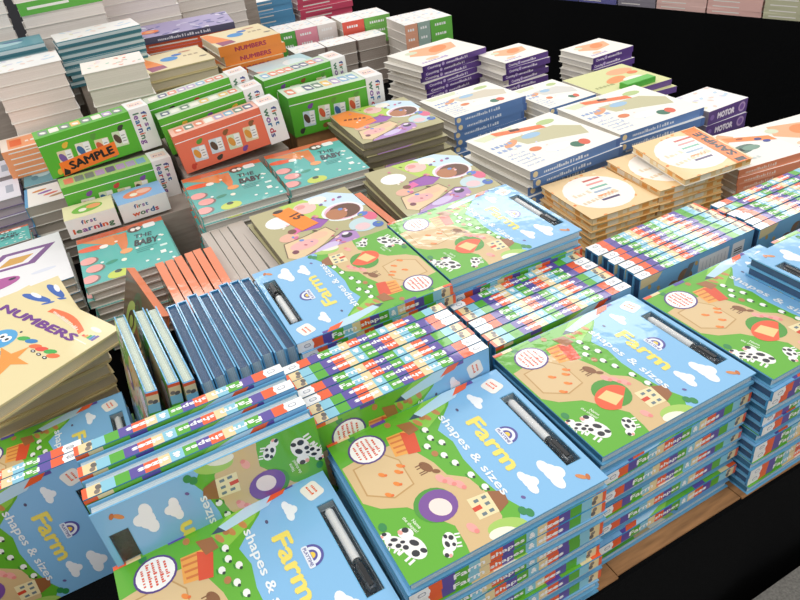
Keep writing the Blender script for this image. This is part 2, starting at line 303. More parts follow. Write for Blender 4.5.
def farm_kit(variant, crinkle=False, empty_slot=False, foot='#2f7398'):
    W, H, T = FW, FH, FT; ct = .2; kit = []
    def slotted(mb, z0, z1, col, x0, y0, x1, y1, cols=None):
        for r in ((x0, y0, x1, 22.3), (x0, 24.3, x1, y1), (x0, 22.3, 4.9, 24.3), (18.2, 22.3, x1, 24.3)): mb.box(r[0], r[1], z0, r[2], r[3], z1, col, cols)
    o = (-W/2, -H/2)
    def shift(mb):
        mb.v = [(x+o[0], y+o[1], z) for x, y, z in mb.v]; return mb
    f = MB(); slotted(f, T-ct, T, '#6cb2dc', 0, 0, W, H); a = Art(f, (0, 0, T), X, Y, W, H); farm_front(a, variant)
    kit.append(('front_cover', shift(f).mesh('farm_front_cover', WRAP), None, None))
    b = MB(); b.box(0, 0, 0, W, H, ct, '#6cb2dc'); farm_back(Art(b, (W, 0, 0), NX, Y, W, H))
    kit.append(('back_cover', shift(b).mesh('farm_back_cover', WRAP), None, None))
    p = MB(); ec = {'+y': '#35577f', '-y': foot, '+x': '#d3e4ea'}; slotted(p, .45, T-ct, '#a9cfe0', .2, .25, W-.35, H-.25, ec); p.box(.2, .25, ct, W-.35, H-.25, .45, '#d5e6ec' if not empty_slot else '#33465a', ec)
    p.box(5.0, 22.35, .45, 18.1, 24.25, .5, '#3c4650')
    kit.append(('page_block', shift(p).mesh('farm_pages', EDGE), None, None))
    s_ = MB(); s_.box(-.12, 0, 0, .2, H, T, '#3f93c6'); farm_spine(Art(s_, (-.12, H, 0), NY, Z, H, T))
    kit.append(('spine', shift(s_).mesh('farm_spine', WRAP), None, None))
    if not empty_slot:
        m = MB(); m.tube((6.0, 23.3, 1.08), (13.4, 23.3, 1.08), .52, .52, '#f1f1ef'); m.tube((5.6, 23.3, 1.08), (6.0, 23.3, 1.08), .3, .5, '#d8d8d8')
        kit.append(('pen', shift(m).mesh('white_marker_pen', PLASTIC), 'white marker pen in its slot', None)); ip = len(kit)-1
        c = MB(); c.tube((13.4, 23.3, 1.08), (14.4, 23.3, 1.08), .42, .45, '#17191c'); c.tube((14.3, 23.3, 1.08), (16.6, 23.3, 1.08), .68, .66, '#202327'); c.box(14.4, 23.05, 1.6, 17.2, 23.55, 1.8, '#17191c'); c.tube((16.6, 23.3, 1.08), (17.4, 23.3, 1.08), .6, .4, '#50565c')
        kit.append(('pen_cap', shift(c).mesh('black_pen_cap', PLASTIC), 'black cap with clip', ip))
    fl = MB()
    if crinkle:
        rnd = random.Random(3); nx, ny = 27, 5; g = {}
        for i in range(nx):
            for j in range(ny): g[i, j] = (4.9+13.3*i/(nx-1), 22.3+2*j/(ny-1), T+.02+.16*rnd.random()*(0 < j < ny-1))
        for i in range(nx-1):
            for j in range(ny-1): fl.face([g[i, j], g[i+1, j], g[i+1, j+1]], WH); fl.face([g[i, j], g[i+1, j+1], g[i, j+1]], WH)
    else: fl.face([(4.9, 22.3, T+.01), (18.2, 22.3, T+.01), (18.2, 24.3, T+.01), (4.9, 24.3, T+.01)], WH)
    kit.append(('blister_film', shift(fl).mesh('blister_film', FILM), None, None))
    return kit
FARM = [farm_kit(0, True), farm_kit(1), farm_kit(0), farm_kit(0, False, True), farm_kit(0, foot='#dce8d6')]
ORD = ['top', 'second', 'third', 'fourth', 'fifth', 'sixth', 'seventh', 'eighth', 'ninth', 'tenth', 'eleventh', 'twelfth', 'thirteenth', 'fourteenth', 'fifteenth', 'sixteenth', 'seventeenth', 'eighteenth']
def jit(a): return random.uniform(-a, a)
def lab(i, n, desc, place):
    if i == 0: return f'{desc}, topmost of {place}'
    if i == n-1 and n > 2: return f'{desc}, lowest of {place}'
    return f'{desc}, {ORD[i]} down in {place}'
def farm_stack(cx, cy, ztop, n, place, pattern, variant=1, yaw=0, first=None, jy=.35):
    for i in range(n):
        z = ztop - FT - (FT+.077)*i
        ori = FLAT if pattern[i % len(pattern)] == 'e' else FLIP
        kit = FARM[variant] if i == 0 and variant != 1 else FARM[1]
        j = .0 if i == 0 else 1
        instance('activity_book', kit, frame(*ori, (cx+jit(.3)*j, cy+jit(jy)*j, z), yaw+jit(1.0)*j),
                 lab(i, n, ('blue farm activity book' if ori is FLAT else 'farm book with striped spine') if i else (first or 'blue farm activity book'), place), 'book', f'farm activity books in {place}')
def farm_row(x0, x1, y_front, ztop, spec, place, jx=.15, jz=.1):
    """standing books; spec from the front (-Y) to the back: u spine up front forward, U spine up front backward, d/D spine down"""
    n = len(spec); y = y_front
    for i, ch in enumerate(spec):
        ori = {'u': SPU, 'U': SPU_B, 'd': SPD, 'D': SPD_B}[ch]
        fwd = ori[2] == NY
        cy = y + FT if fwd else y            # local z=0 plane is the back cover
        kit = FARM[2] if ch in 'uU' else FARM[3]
        zt = ztop + (jit(jz)-jz) - (.5 if ch in 'dD' else 0)
        what = 'spine up' if ch in 'uU' else 'page edges up'
        pos = 'frontmost' if i == 0 else ('rearmost' if i == n-1 else ORD[i])
        instance('activity_book', kit, frame(*ori, ((x0+x1)/2+jit(jx), cy+.01*i, zt-FW/2), 0),
                 f'standing farm book, {what}, {pos} in {place}' if 0 < i < n-1 else f'standing farm book, {what}, {pos} in {place}', 'book', f'farm books standing in {place}')
        y += FT+.21
def carton(x0, y0, x1, y1, z0, z1, label, m=None):
    mb = MB(); mb.box(x0, y0, z0, x1, y1, z1, '#b58d63'); 
    o = bpy.data.objects.new('cardboard_carton', mb.mesh('cardboard_carton', m or CARD)); C.objects.link(o); 
    tag(o, label, 'box'); return o
exec_parts = []
# ================================================================ the setting
mb = MB(); mb.box(-400, -300, -76, 700, 900, -75, '#888'); struct('floor', mb, CARPET)
for nm, q in (('wall_back', (-400, 900, -75, 700, 905, 245)), ('wall_right', (700, -300, -75, 705, 905, 245))):
    mb = MB(); mb.box(*q, '#34343a'); struct(nm, mb, PLAIN)
def rect_xy(x0, y0, x1, y1, z0, z1, m, name):
    mb = MB(); mb.box(x0, y0, z0, x1, y1, z1, '#333'); return mb.mesh(name, m)
# our display table: board top with a black cloth that hangs down in folds
TX0, TX1, TY0, TY1 = -130, 164, 36.2, 420
t = bpy.data.objects.new('display_table', None); C.objects.link(t); t.location = (.2, 1.5, -.75)
tag(t, 'long display table under black cloth carrying all the book stacks', 'table')
def tchild(name, me):
    o = bpy.data.objects.new(name, me); C.objects.link(o); o.parent = t; o.location = (-.2, -1.5, .75); return o
tchild('tabletop', rect_xy(TX0+1, TY0+1, TX1-1, TY1-1, -3.2, -.25, CARD, 'tabletop'))
def drape(pts, z0, z1, flare, m, name):
    mb = MB(); n = len(pts); rows = 10
    for r in range(rows+1):
        f_ = r/rows
        for i, (x, y, nx, ny) in enumerate(pts):
            k = f_*flare*(1+.5*math.sin(i*.55)+.3*math.sin(i*.23+1)) ; mb.v.append((x+nx*k, y+ny*k, z1+(z0-z1)*f_))
    for r in range(rows):
        for i in range(n-1):
            a = r*n+i; mb.f.append((a, a+1, a+n+1, a+n)); mb.c.append(lin('#111111'))
    me = mb.mesh(name, m); me.polygons.foreach_set('use_smooth', [True]*len(me.polygons)); return me
mb = MB(); mb.box(TX0, TY0, -.25, TX1, TY1, 0, '#111'); tchild('tablecloth_top', mb.mesh('tablecloth_top', CLOTH))
pts = [(TX0+(TX1-TX0)*i/180, TY0, 0, -1) for i in range(181)] + [(TX1, TY0+(TY1-TY0)*i/200, 1, 0) for i in range(201)]
tchild('tablecloth_skirt', drape(pts, -74.5, 0, 1.4, CLOTH, 'skirt'))
for x in (TX0+10, TX1-10):
    for y in (TY0+10, TY1-10):
        mb = MB(); mb.tube((x, y, -75), (x, y, -3.2), 2.2, 2.2, '#777'); tchild('leg', mb.mesh('table_leg', PLASTIC))
# far table with its black skirt, across the aisle on the right
t2 = bpy.data.objects.new('display_table', None); C.objects.link(t2); t2.location = (2.9, 2.5, -.75)
tag(t2, 'second black skirted table across the aisle at upper right', 'table')
FX0, FX1, FY0, FY1 = 0, 90, -260, 260
mb = MB(); mb.box(FX0, FY0, -3, FX1, FY1, 0, '#111'); o = child('tablecloth_top', mb.mesh('far_top', CLOTH), t2)
mb = MB(); pts = [(FX1, FY0, 0, -1), (FX0, FY0, 0, -1)] + [(FX0, FY0+(FY1-FY0)*i/150, -1, 0) for i in range(151)]
o2 = child('tablecloth_skirt', drape(pts, -74.5, 0, 3, CLOTH, 'far_skirt'), t2)
for x in (8, 82):
    for y in (FY0+8, FY1-8):
        mb = MB(); mb.tube((x, y, -75), (x, y, -3), 2.2, 2.2, '#777'); child('leg', mb.mesh('far_leg', PLASTIC), t2)
FAR = Matrix.Translation(Vector((2.52, 2.9, 0))) @ Matrix.Rotation(math.radians(14), 4, 'Z')
for ch in list(t2.children): pass
t2.matrix_world = FAR
mb = MB(); mb.box(60, 22, -75, 112, 32, -23, '#8d8a84'); mb.box(59.5, 21.5, -23, 112.5, 32.5, -21.5, '#96938d'); o = bpy.data.objects.new('plinth', mb.mesh('plinth', CARPET)); C.objects.link(o); tag(o, 'grey speckled block on the floor at the bottom right corner', 'plinth')
# brown cardboard sheet along the front of the table
mb = MB(); mb.box(-60, 36.6, 0, 42, 60, .3, '#c08a58'); o = bpy.data.objects.new('cardboard_sheet', mb.mesh('sheet', CARD)); C.objects.link(o); tag(o, 'brown cardboard sheet under the front centre stack, at the table edge', 'cardboard')
mb = MB(); mb.box(42.15, 36.9, 0, 64.8, 62, .3, '#c08a58'); o = bpy.data.objects.new('cardboard_sheet', mb.mesh('sheet', CARD)); C.objects.link(o); tag(o, 'brown cardboard sheet under the middle right farm stack', 'cardboard')
mb = MB(); mb.box(65, 36.7, 0, 125, 62, .3, '#c08a58'); o = bpy.data.objects.new('cardboard_sheet', mb.mesh('sheet', CARD)); C.objects.link(o); tag(o, 'brown cardboard sheet under the farm stack at the right edge', 'cardboard')
# ================================================================ farm books
farm_stack(26.2, 47.8, 22.0, 13, 'the front centre stack', 'effeffeffefe', 0, -1.0, 'blue farm activity book with crinkled silver pen wrap')
farm_stack(52.6, 50.2, 21.9, 13, 'the middle right stack', 'eefefefefefe', 1, 0, 'blue farm activity book with orange circle and capped pen')
farm_stack(78.2, 48.2, 21.9, 13, 'the stack at the right edge', 'effeffeffeff', 1, 0)
farm_stack(105.0, 47.6, 21.9, 13, 'the last farm stack on the right', 'eeffeffeffeff', 1, 0)
farm_stack(94.2, 43.6, 25.3, 2, 'the pair laid over two right farm stacks', 'f', 1, 0)
farm_stack(-.2, 46.3, 20.4, 12, 'the front left stack', 'efefefefefef', 0, 0, 'blue farm activity book at the bottom edge')
farm_stack(55.2, 86.2, 26.2, 6, 'the flat pile behind the centre rows', 'eeffe', 1, -1.5, 'flat blue farm book'); 
farm_stack(29.8, 85.6, 26.1, 6, 'the upside down pile behind the rows', 'ffeffe', 1, -1.5, 'upside down blue farm book')
carton(19, 75.5, 66, 96, 0, 16.1, 'brown carton under the two flat farm piles')
farm_stack(-20.5, 90.6, 10.3, 6, 'the low pile at the left edge', 'efefef', 0, 0, 'flat blue farm book showing its pen')
farm_row(13.2, 38.2, 58.9, 26.0, 'uuUUuuU', 'the row behind the front centre stack')
carton(14, 59.3, 38, 70, .3, 3.8, 'flat carton lifting the row behind the front centre stack')
farm_row(41.3, 66.3, 62.2, 22.3, 'uuUUuuU', 'the row behind the middle right stack')
farm_row(68.6, 93.6, 62.6, 22.3, 'UUUUUUU', 'the row behind the right edge stack', .4)
farm_row(94.4, 119.4, 61.9, 22.3, 'UUUUuU', 'the far right row', .4)
farm_row(-12.3, 12.7, 57.0, 29.8, 'dududu', 'the raised row at front left')
carton(-12, 57.3, 12.4, 66.6, .3, 7.1, 'flat carton lifting the row at front left')
farm_row(-38.0, -13.0, 75.0, 22.2, 'uu', 'the pair at the left edge')
# books standing on their bottom edge: leftmost three show striped spines, the rest blue edges
for i, (x, y_, yw) in enumerate(((-3.4, 89.6, 9), (-.4, 89.6, 7), (1.5, 88.6, 4.5))):
    instance('activity_book', FARM[4], frame(Y, NZ, NX, (x-12.4*math.sin(math.radians(yw))+FT*.6, y_, 25.0-FH/2), 2, Matrix.Rotation(math.radians(yw), 3, 'Y')), 'farm book on end, striped spine, ' + ('leftmost by the board books', 'second beside the blue fore edges', 'third touching the blue fore edges')[i], 'book', 'farm books standing on end')
for i in range(8):
    x = 3.35 + i*1.755
    instance('activity_book', FARM[2], frame(NY, Z, NX, (x+FT, 87+jit(.3), 25.3-FH/2+jit(.25)), jit(.2)), f'farm book on end, blue edge showing, {ORD[i] if i else "leftmost"} of the blue edged run' , 'book', 'farm books standing on end')
carton(-2.2, 76.8, 18, 97.4, 0, 12.2, 'low carton') if False else None
# ================================================================ other titles
def rounded(x0, y0, x1, y1, r, seg=4):
    P = []
    for cx, cy, a0 in ((x1-r, y1-r, 0), (x0+r, y1-r, 90), (x0+r, y0+r, 180), (x1-r, y0+r, 270)):
        for i in range(seg+1):
            t_ = math.radians(a0+i*90/seg); P.append((cx+r*math.cos(t_), cy+r*math.sin(t_)))
    return P
def book_kit(W, H, T, cover, spine=None, side='-y', spinecol='#ddd', pagecol='#efe8dc', coat=PRINT, page=PAGE, ct=.12, r=.15, covercol='#f2f0ea', inset=.25, back='#eeeae2', pageart=None):
    """W along x, H along y, centred; side = the side that carries the spine"""
    kit = []; x0, y0, x1, y1 = -W/2, -H/2, W/2, H/2
    f = MB(); f.prism(rounded(x0, y0, x1, y1, r), T-ct, T, covercol)
    cover(Art(f, (x0, y0, T), X, Y, W, H)); kit.append(('front_cover', f.mesh('cover', coat), None, None))
    b = MB(); b.prism(rounded(x0, y0, x1, y1, r), 0, ct, back); kit.append(('back_cover', b.mesh('back', coat), None, None))
    k = [x0+inset, y0+inset, x1-inset, y1-inset]
    if side == '-y': k[1] = y0+.1
    if side == '-x': k[0] = x0+.1
    p = MB(); p.box(k[0], k[1], ct, k[2], k[3], T-ct, pagecol)
    if pageart:
        pageart(Art(p, (k[0], k[1], ct), X, Z, k[2]-k[0], T-2*ct)); pageart(Art(p, (k[0], k[3], ct), NY, Z, k[3]-k[1], T-2*ct))
    kit.append(('page_block', p.mesh('pages', page), None, None))
    s_ = MB()
    if side == '-y':
        s_.box(x0, y0-.04, 0, x1, y0+.1, T, spinecol)
        if spine: spine(Art(s_, (x0, y0-.04, 0), X, Z, W, T))
    else:
        s_.box(x0-.04, y0, 0, x0+.1, y1, T, spinecol)
        if spine: spine(Art(s_, (x0-.04, y1, 0), NY, Z, H, T))
    if side: kit.append(('spine', s_.mesh('spine', coat), None, None))
    return kit
def pile(name, cat, kit, T, x0, y0, W, H, ztop, n, desc, place, yaw=0, jx=.5, jyaw=1.5, flips=(), first=None, kit0=None, zbase=None, riser=True, swap=None):
    """pile of n books whose top cover has its near left corner at x0, y0"""
    a = math.radians(yaw); cx = x0 + W/2*math.cos(a) - H/2*math.sin(a); cy = y0 + W/2*math.sin(a) + H/2*math.cos(a)
    for i in range(n):
        k = (kit0 if (i == 0 and kit0) else (swap or {}).get(i, kit))
        j = 0 if i == 0 else 1
        ex, ey = (X, Y) if i not in flips else (NX, NY)
        instance(name, k, frame(ex, ey, Z, (cx+jit(jx)*j, cy+jit(jx)*j, ztop-T*(i+1)), yaw+jit(jyaw)*j), lab(i, n, (first or desc) if i == 0 else desc, place), cat, f'{cat}s in {place}')
    zb = ztop-T*n
    if riser and zb > .5:
        m_ = .82; r = bpy.data.objects.new('cardboard_carton', None)
        bpy.data.objects.remove(r)
        mb = MB(); mb.box(-W*m_/2, -H*m_/2, 0, W*m_/2, H*m_/2, zb-(zbase or 0), '#aaa'); o = bpy.data.objects.new('cardboard_carton', mb.mesh('carton', GREYCARD)); C.objects.link(o)
        o.location = (cx*S, cy*S, (zbase or 0)*S); o.rotation_euler = (0, 0, a); tag(o, f'plain grey carton underneath {place}', 'box')
# ---- cover pictures
def sticker(a, u, v, w_, h_, txt, rot=0, k=8, col='#ff8a1e'):
    a.rrect(u, v, u+w_, v+h_, .15, col, k, rot)
    c, d = math.cos(math.radians(rot)), math.sin(math.radians(rot)); cu, cv = u+w_/2, v+h_/2
    q = lambda x, y: (cu+(x-w_/2)*c-(y-h_/2)*d, cv+(x-w_/2)*d+(y-h_/2)*c)
    a.text(txt, *q(w_*.12, h_*.22), h=h_*.5, width=w_*.76, col='#2a1a10', k=k+1, rot=rot, bold=.04)
def baby(a):
    W, H = a.W, a.Hh
    a.rect(0, 0, W, H, '#4fb3ac', 1); a.rect(0, H*.9, W, H, '#d8653a', 2)
    a.poly([(W*.05,H*.9),(W*.45,H*.88),(W*.5,H*.75),(W*.38,H*.66),(W*.2,H*.8)], '#e58a4a', 3)
    a.ell(W*.14, H*.72, W*.16, H*.055, '#ef5f34', 4, -8); a.ell(W*.28, H*.69, W*.05, H*.04, '#f7efe4', 5)
    a.poly([(W*.4,H*.86),(W*.56,H*.86),(W*.54,H*.6),(W*.47,H*.4),(W*.44,H*.62)], '#df7a3e', 4); a.ell(W*.5, H*.46, W*.07, H*.05, '#f0a060', 5)
    a.ell(W*.66, H*.87, W*.085, H*.07, '#5a3d33', 5); a.ell(W*.64, H*.87, W*.03, H*.035, '#f5efe8', 6); a.ell(W*.7, H*.87, W*.03, H*.035, '#f5efe8', 6); a.ell(W*.67, H*.85, W*.012, H*.012, '#222', 7)
    a.rrect(W*.76, H*.83, W*.9, H*.93, .5, '#f3f3ef', 4)
    for u, v in ((.08,.48),(.13,.3),(.06,.12)): a.ell(W*(u+.02), H*(v-.01), W*.095, H*.075, '#7f6a68', 4); a.ell(W*u, H*v, W*.09, H*.07, '#f3a5a0', 5)
    a.ell(W*.36, H*.07, W*.12, H*.08, '#c8d64c', 5); a.ell(W*.36, H*.12, W*.04, H*.03, '#2a3a2a', 6)
    a.ell(W*.32, H*.33, W*.07, H*.03, '#1f8f78', 4, 15); a.ell(W*.45, H*.3, W*.03, H*.03, '#f6f2dd', 4)
    rnd = random.Random(5)
    for i in range(14): a.ell(W*rnd.uniform(.2, .97), H*rnd.uniform(.05, .75), W*.02, H*.018, rnd.choice(['#eef6f2', '#8fd4cc', '#f6efe0']), 4, 0, 8)
    a.rrect(W*.84, H*.2, W*.9, H*.26, .1, '#f4f4ef', 4); a.rrect(W*.86, H*.34, W*.94, H*.38, .1, '#d9efe9', 4)
    a.text('THE', W*.62, H*.66, h=H*.085, width=W*.2, col='#1d3b46', k=6, rot=-8); a.text('BABY', W*.6, H*.5, h=H*.12, width=W*.26, col='#1d2a3a', k=6, rot=-8, bold=.05)
    for i in range(3): a.rect(W*.6, H*(.42-.035*i), W*(.84-.05*i), H*(.43-.035*i), '#2f7f80', 5)
def baby_spine(a):
    a.rect(0, 0, a.W, a.Hh, '#5fb8b0', 1)
    for i in range(6): a.ell(a.W*(.1+.16*i), a.Hh*.5, a.W*.05, a.Hh*.42, ['#f3a5a0', '#e58a4a', '#f5efe8'][i % 3], 2)
def picnic(a, st=False):                # generic stand-in: pastel shapes and soft toys on olive, no character
    W, H = a.W, a.Hh; a.rect(0, 0, W, H, '#b9b184', 1)
    a.poly([(W*.3,H),(W*.75,H),(W*.85,H*.6),(W*.5,H*.45)], '#b8d65a', 2); a.poly([(W*.55,H),(W*.8,H),(W,H*.82),(W,H*.55),(W*.75,H*.6)], '#cfe6f5', 3)
    a.ell(W*.2, H*.72, W*.13, H*.11, '#fbfaf5', 4); a.ell(W*.5, H*.83, W*.11, H*.11, '#f3c7bd', 4); a.ell(W*.66, H*.9, W*.09, H*.07, '#f8f3e6', 5); a.ell(W*.47, H*.87, W*.05, H*.04, '#e89c98', 5)
    a.ell(W*.77, H*.57, W*.2, H*.17, '#eef4f2', 4); a.ell(W*.77, H*.57, W*.175, H*.145, '#e9b9cf', 5); a.ell(W*.79, H*.57, W*.15, H*.13, '#6a4430', 6); a.ell(W*.7, H*.55, W*.1, H*.1, '#b87850', 7)
    a.poly([(W*.3,H*.58),(W*.5,H*.62),(W*.6,H*.5),(W*.48,H*.42),(W*.28,H*.46)], '#9b58b0', 5); a.poly([(W*.22,H*.52),(W*.34,H*.56),(W*.36,H*.48),(W*.24,H*.44)], '#e46aa6', 6)
    a.ell(W*.18, H*.42, W*.09, H*.07, '#e9b49c', 5); a.ell(W*.24, H*.5, W*.04, H*.04, '#7a4a3a', 6)
    a.poly([(W*.05,H*.12),(W*.1,H*.34),(W*.3,H*.36),(W*.52,H*.4),(W*.56,H*.27),(W*.4,H*.16),(W*.15,H*.03)], '#e8cba0', 6)
    a.ell(W*.25, H*.24, W*.13, H*.07, '#efb3b0', 7); a.ell(W*.42, H*.31, W*.08, H*.05, '#f0c0a0', 7); a.ell(W*.14, H*.17, W*.03, H*.03, '#7b3f4f', 8)
    a.poly([(W*.12,0),(W*.15,H*.05),(W*.42,H*.15),(W*.62,H*.25),(W*.72,H*.2),(W*.7,H*.08),(W*.5,0)], '#b48ac6', 4)
    a.ell(W*.4, H*.09, W*.12, H*.05, '#d6c4ea', 6, 15); a.ell(W*.62, H*.17, W*.05, H*.04, '#3d3346', 6); a.ell(W*.62, H*.2, W*.03, H*.02, '#f4eaf4', 7)
    a.ell(W*.82, H*.25, W*.13, H*.12, '#c4dbe0', 5); a.ell(W*.8, H*.22, W*.07, H*.06, '#e9c8cc', 6); a.ell(W*.94, H*.35, W*.06, H*.08, '#e46a8a', 6); a.ell(W*.93, H*.18, W*.05, H*.05, '#4a6fc0', 7); a.ell(W*.9, H*.42, W*.05, H*.04, '#5c7fd0', 7)
    rnd = random.Random(8)
    for i in range(34):
        c_ = rnd.choice(['#7e6a9c', '#d9709a', '#f2e6d0', '#8fae4a', '#5a4438', '#e9a08c', '#6c8fd0', '#c05a6c', '#f4c8d0']); a.ell(W*rnd.uniform(.05, .97), H*rnd.uniform(.05, .95), W*rnd.uniform(.008, .03), H*rnd.uniform(.008, .022), c_, 9, rnd.random()*180, 8)
    for P_ in ([(.05,.12),(.1,.34),(.3,.36),(.52,.4),(.56,.27)], [(.12,0),(.15,.05),(.42,.15),(.62,.25),(.72,.2)], [(.3,.58),(.5,.62),(.6,.5)]):
        for (x0, y0), (x1, y1) in zip(P_, P_[1:]): 
            dx, dy = x1-x0, y1-y0; l_ = math.hypot(dx, dy); nx, ny = -dy/l_*.004, dx/l_*.004; a.poly([(W*(x0+nx), H*(y0+ny)), (W*(x0-nx), H*(y0-ny)), (W*(x1-nx), H*(y1-ny)), (W*(x1+nx), H*(y1+ny))], '#6a5440', 10)
    if st: a.poly([(W*.2,H*.9),(W*.38,H*.93),(W*.5,H*.5),(W*.32,H*.46)], '#ff8a12', 12); a.text('15', W*.32, H*.76, h=H*.09, col='#5a2c08', k=14, rot=-72, bold=.05); a.ell(W*.26, H*.91, W*.05, H*.03, '#3a2313', 14)
def picnic_o(a):
    picnic(a); W, H = a.W, a.Hh; a.poly([(0,H*.62),(W*.02,H*.95),(W*.24,H),(W*.4,H*.68),(W*.4,H*.5),(W*.12,H*.42)], '#f58a35', 8)
    a.scrib(W*.08, H*.72, W*.26, H*.08, '#8a3412', 9, -20)
def clock(a, st=False):
    W, H = a.W, a.Hh; a.rect(0, 0, W, H, '#f0cf9a', 1)
    rnd = random.Random(9)
    for i in range(26): a.ell(W*rnd.random(), H*rnd.random(), W*.03, H*.02, rnd.choice(['#f2994a', '#f8e4b4', '#e8843a']), 2, rnd.random()*90, 8)
    a.ell(W*.5, H*.5, W*.44, H*.42, '#fbf5ec', 3)
    for i, c_ in enumerate(('#c8584a', '#ee9a96', '#78b5a0', '#9fb2c8', '#ee9050', '#4b3a68')): a.rect(W*(.5-.02*i), H*(.78-.1*i), W*(.76-.02*i), H*(.82-.1*i), c_, 4)
    a.scrib(W*.15, H*.3, W*.62, H*.09, '#e6cfae', 5, 8); a.scrib(W*.16, H*.5, W*.28, H*.08, '#e9d6ba', 5, 4, 3)
    if st: a.rect(W*.76, 0, W*.97, H*.98, '#ff7a14', 8); a.text('SAMPLE', W*.93, H*.18, h=W*.11, width=H*.66, col='#231508', k=9, rot=90, bold=.05); a.rect(W*.8, H*.02, W*.93, H*.1, '#231508', 9)
def clock_pages(a):
    a.rect(0, 0, a.W, a.Hh, '#f6d9a4', 1); rnd = random.Random(4); u = 0
    while u < a.W:
        w_ = rnd.uniform(.6, 2.5); a.rect(u, a.Hh*rnd.uniform(0, .5), min(u+w_, a.W), a.Hh*rnd.uniform(.6, 1), rnd.choice(['#f2ab58', '#fae4bd', '#fbf0dc', '#f3c07c', '#fdf6ea', '#fbeccf']), 2); u += w_*rnd.uniform(.9, 1.6)
def activity(a, st=True, col2='#c8c29a'):
    W, H = a.W, a.Hh; a.rect(0, 0, W, H, '#f6f3ea', 1)
    a.poly([(W*.3,H*.72),(W*.8,H*.7),(W*.97,H*.5),(W*.9,H*.3),(W*.6,H*.42),(W*.35,H*.5)], col2, 2)
    a.poly([(W*.05,H*.95),(W*.5,H*.97),(W*.45,H*.85),(W*.1,H*.83)], '#dfe4c0', 2)
    a.ell(W*.5, H*.65, W*.1, H*.06, '#9dc1de', 3); a.ell(W*.25, H*.62, W*.1, H*.05, '#e8a070', 3, 30); a.ell(W*.8, H*.82, W*.1, H*.06, '#b7cc86', 3); a.ell(W*.33, H*.36, W*.06, H*.05, '#e07e4a', 4)
    a.ell(W*.65, H*.17, W*.06, H*.07, '#2f6f55', 4, 20); a.ell(W*.73, H*.17, W*.05, H*.07, '#dd5b3d', 5, -20); a.ell(W*.5, H*.25, W*.13, H*.07, '#fdfdfb', 4)
    rnd = random.Random(2)
    for i in range(12): a.ell(W*rnd.uniform(.04, .5), H*rnd.uniform(.05, .9), W*.02, H*.012, rnd.choice(['#b9c7e4', '#d8d4e8', '#ead9cf']), 3, rnd.random()*90, 8)
    a.scrib(W*.05, H*.62, W*.22, H*.08, '#8ea6d2', 4); a.scrib(W*.04, H*.5, W*.26, H*.09, '#9fb2d8', 4, 0, 4)
    for i in range(5): a.scrib(W*.05, H*(.1+.07*i), W*.2, H*.03, '#b7c3dc', 4, 0, i)
    if st: a.poly([(W*.26,H*.97),(W*.72,H*.8),(W*.72,H*.7),(W*.26,H*.87)], '#f4743a', 6); a.rrect(W*.42, H*.84, W*.52, H*.9, .2, '#5a2410', 7, -15)
def blue_spine(a):
    T = a.Hh; a.rect(0, 0, a.W, T, '#5f86c0', 1); a.ell(a.W*.05, T*.5, T*.34, T*.34, '#f0dcae', 2); a.rect(a.W*.95, 0, a.W, T, '#4a6fae', 2)
    a.scrib(a.W*.14, T*.3, a.W*.5, T*.4, '#dfe8f5', 3)
def purple_spine(a):
    T = a.Hh; a.rect(0, 0, a.W, T, '#5d3d8c', 1); a.rect(0, 0, a.W*.04, T, '#472c72', 2); a.text('Counting', a.W*.07, T*.28, h=T*.42, width=a.W*.2, col='#efe6f6', k=3, bold=.03); a.scrib(a.W*.36, T*.28, a.W*.34, T*.45, '#efe6f6', 3); a.ell(a.W*.31, T*.5, T*.3, T*.3, '#c8b4e2', 4)
def salmon_spine(a):
    T = a.Hh; a.rect(0, 0, a.W, T, '#f0956f', 1); a.rect(a.W*.03, T*.1, a.W*.55, T*.3, '#f7b294', 2); a.scrib(a.W*.1, T*.35, a.W*.45, T*.36, '#fde4d8', 3)
def orange_map(a):
    W, H = a.W, a.Hh; a.rect(0, 0, W, H, '#f6f1e8', 1)
    a.poly([(W*.3,H*.9),(W*.9,H*.75),(W*.8,H*.45),(W*.4,H*.35),(W*.15,H*.6)], '#efb183', 2); a.ell(W*.6, H*.62, W*.17, H*.13, '#ee8d4c', 3, 30); a.ell(W*.25, H*.75, W*.09, H*.08, '#d9dfc0', 3); a.ell(W*.3, H*.25, W*.1, H*.06, '#f0c9a8', 3)
    a.scrib(W*.08, H*.12, W*.4, H*.09, '#b49ad0', 4)
def green_map(a):
    W, H = a.W, a.Hh; a.rect(0, 0, W, H, '#f7f3ec', 1); a.ell(W*.45, H*.45, W*.2, H*.1, '#5f7d73', 3, 15); a.poly([(W*.34,H*.42),(W*.44,H*.5),(W*.44,H*.4)], '#203028', 5); a.ell(W*.56, H*.44, W*.12, H*.07, '#7fa08f', 4)
    a.poly([(W*.15,H*.75),(W*.5,H*.98),(W*.62,H*.82),(W*.3,H*.6)], '#f6b183', 4); a.poly([(W*.45,H*.86),(W*.98,H*.62),(W*.98,H*.46),(W*.45,H*.72)], '#f7914e', 5); a.ell(W*.62, H*.72, W*.05, H*.03, '#b0522a', 6); a.ell(W*.8, H*.6, W*.05, H*.04, '#47407c', 6); a.ell(W*.85, H*.5, W*.05, H*.04, '#3c4a9c', 7)
    a.scrib(W*.1, H*.15, W*.4, H*.1, '#cfd6d2', 4)
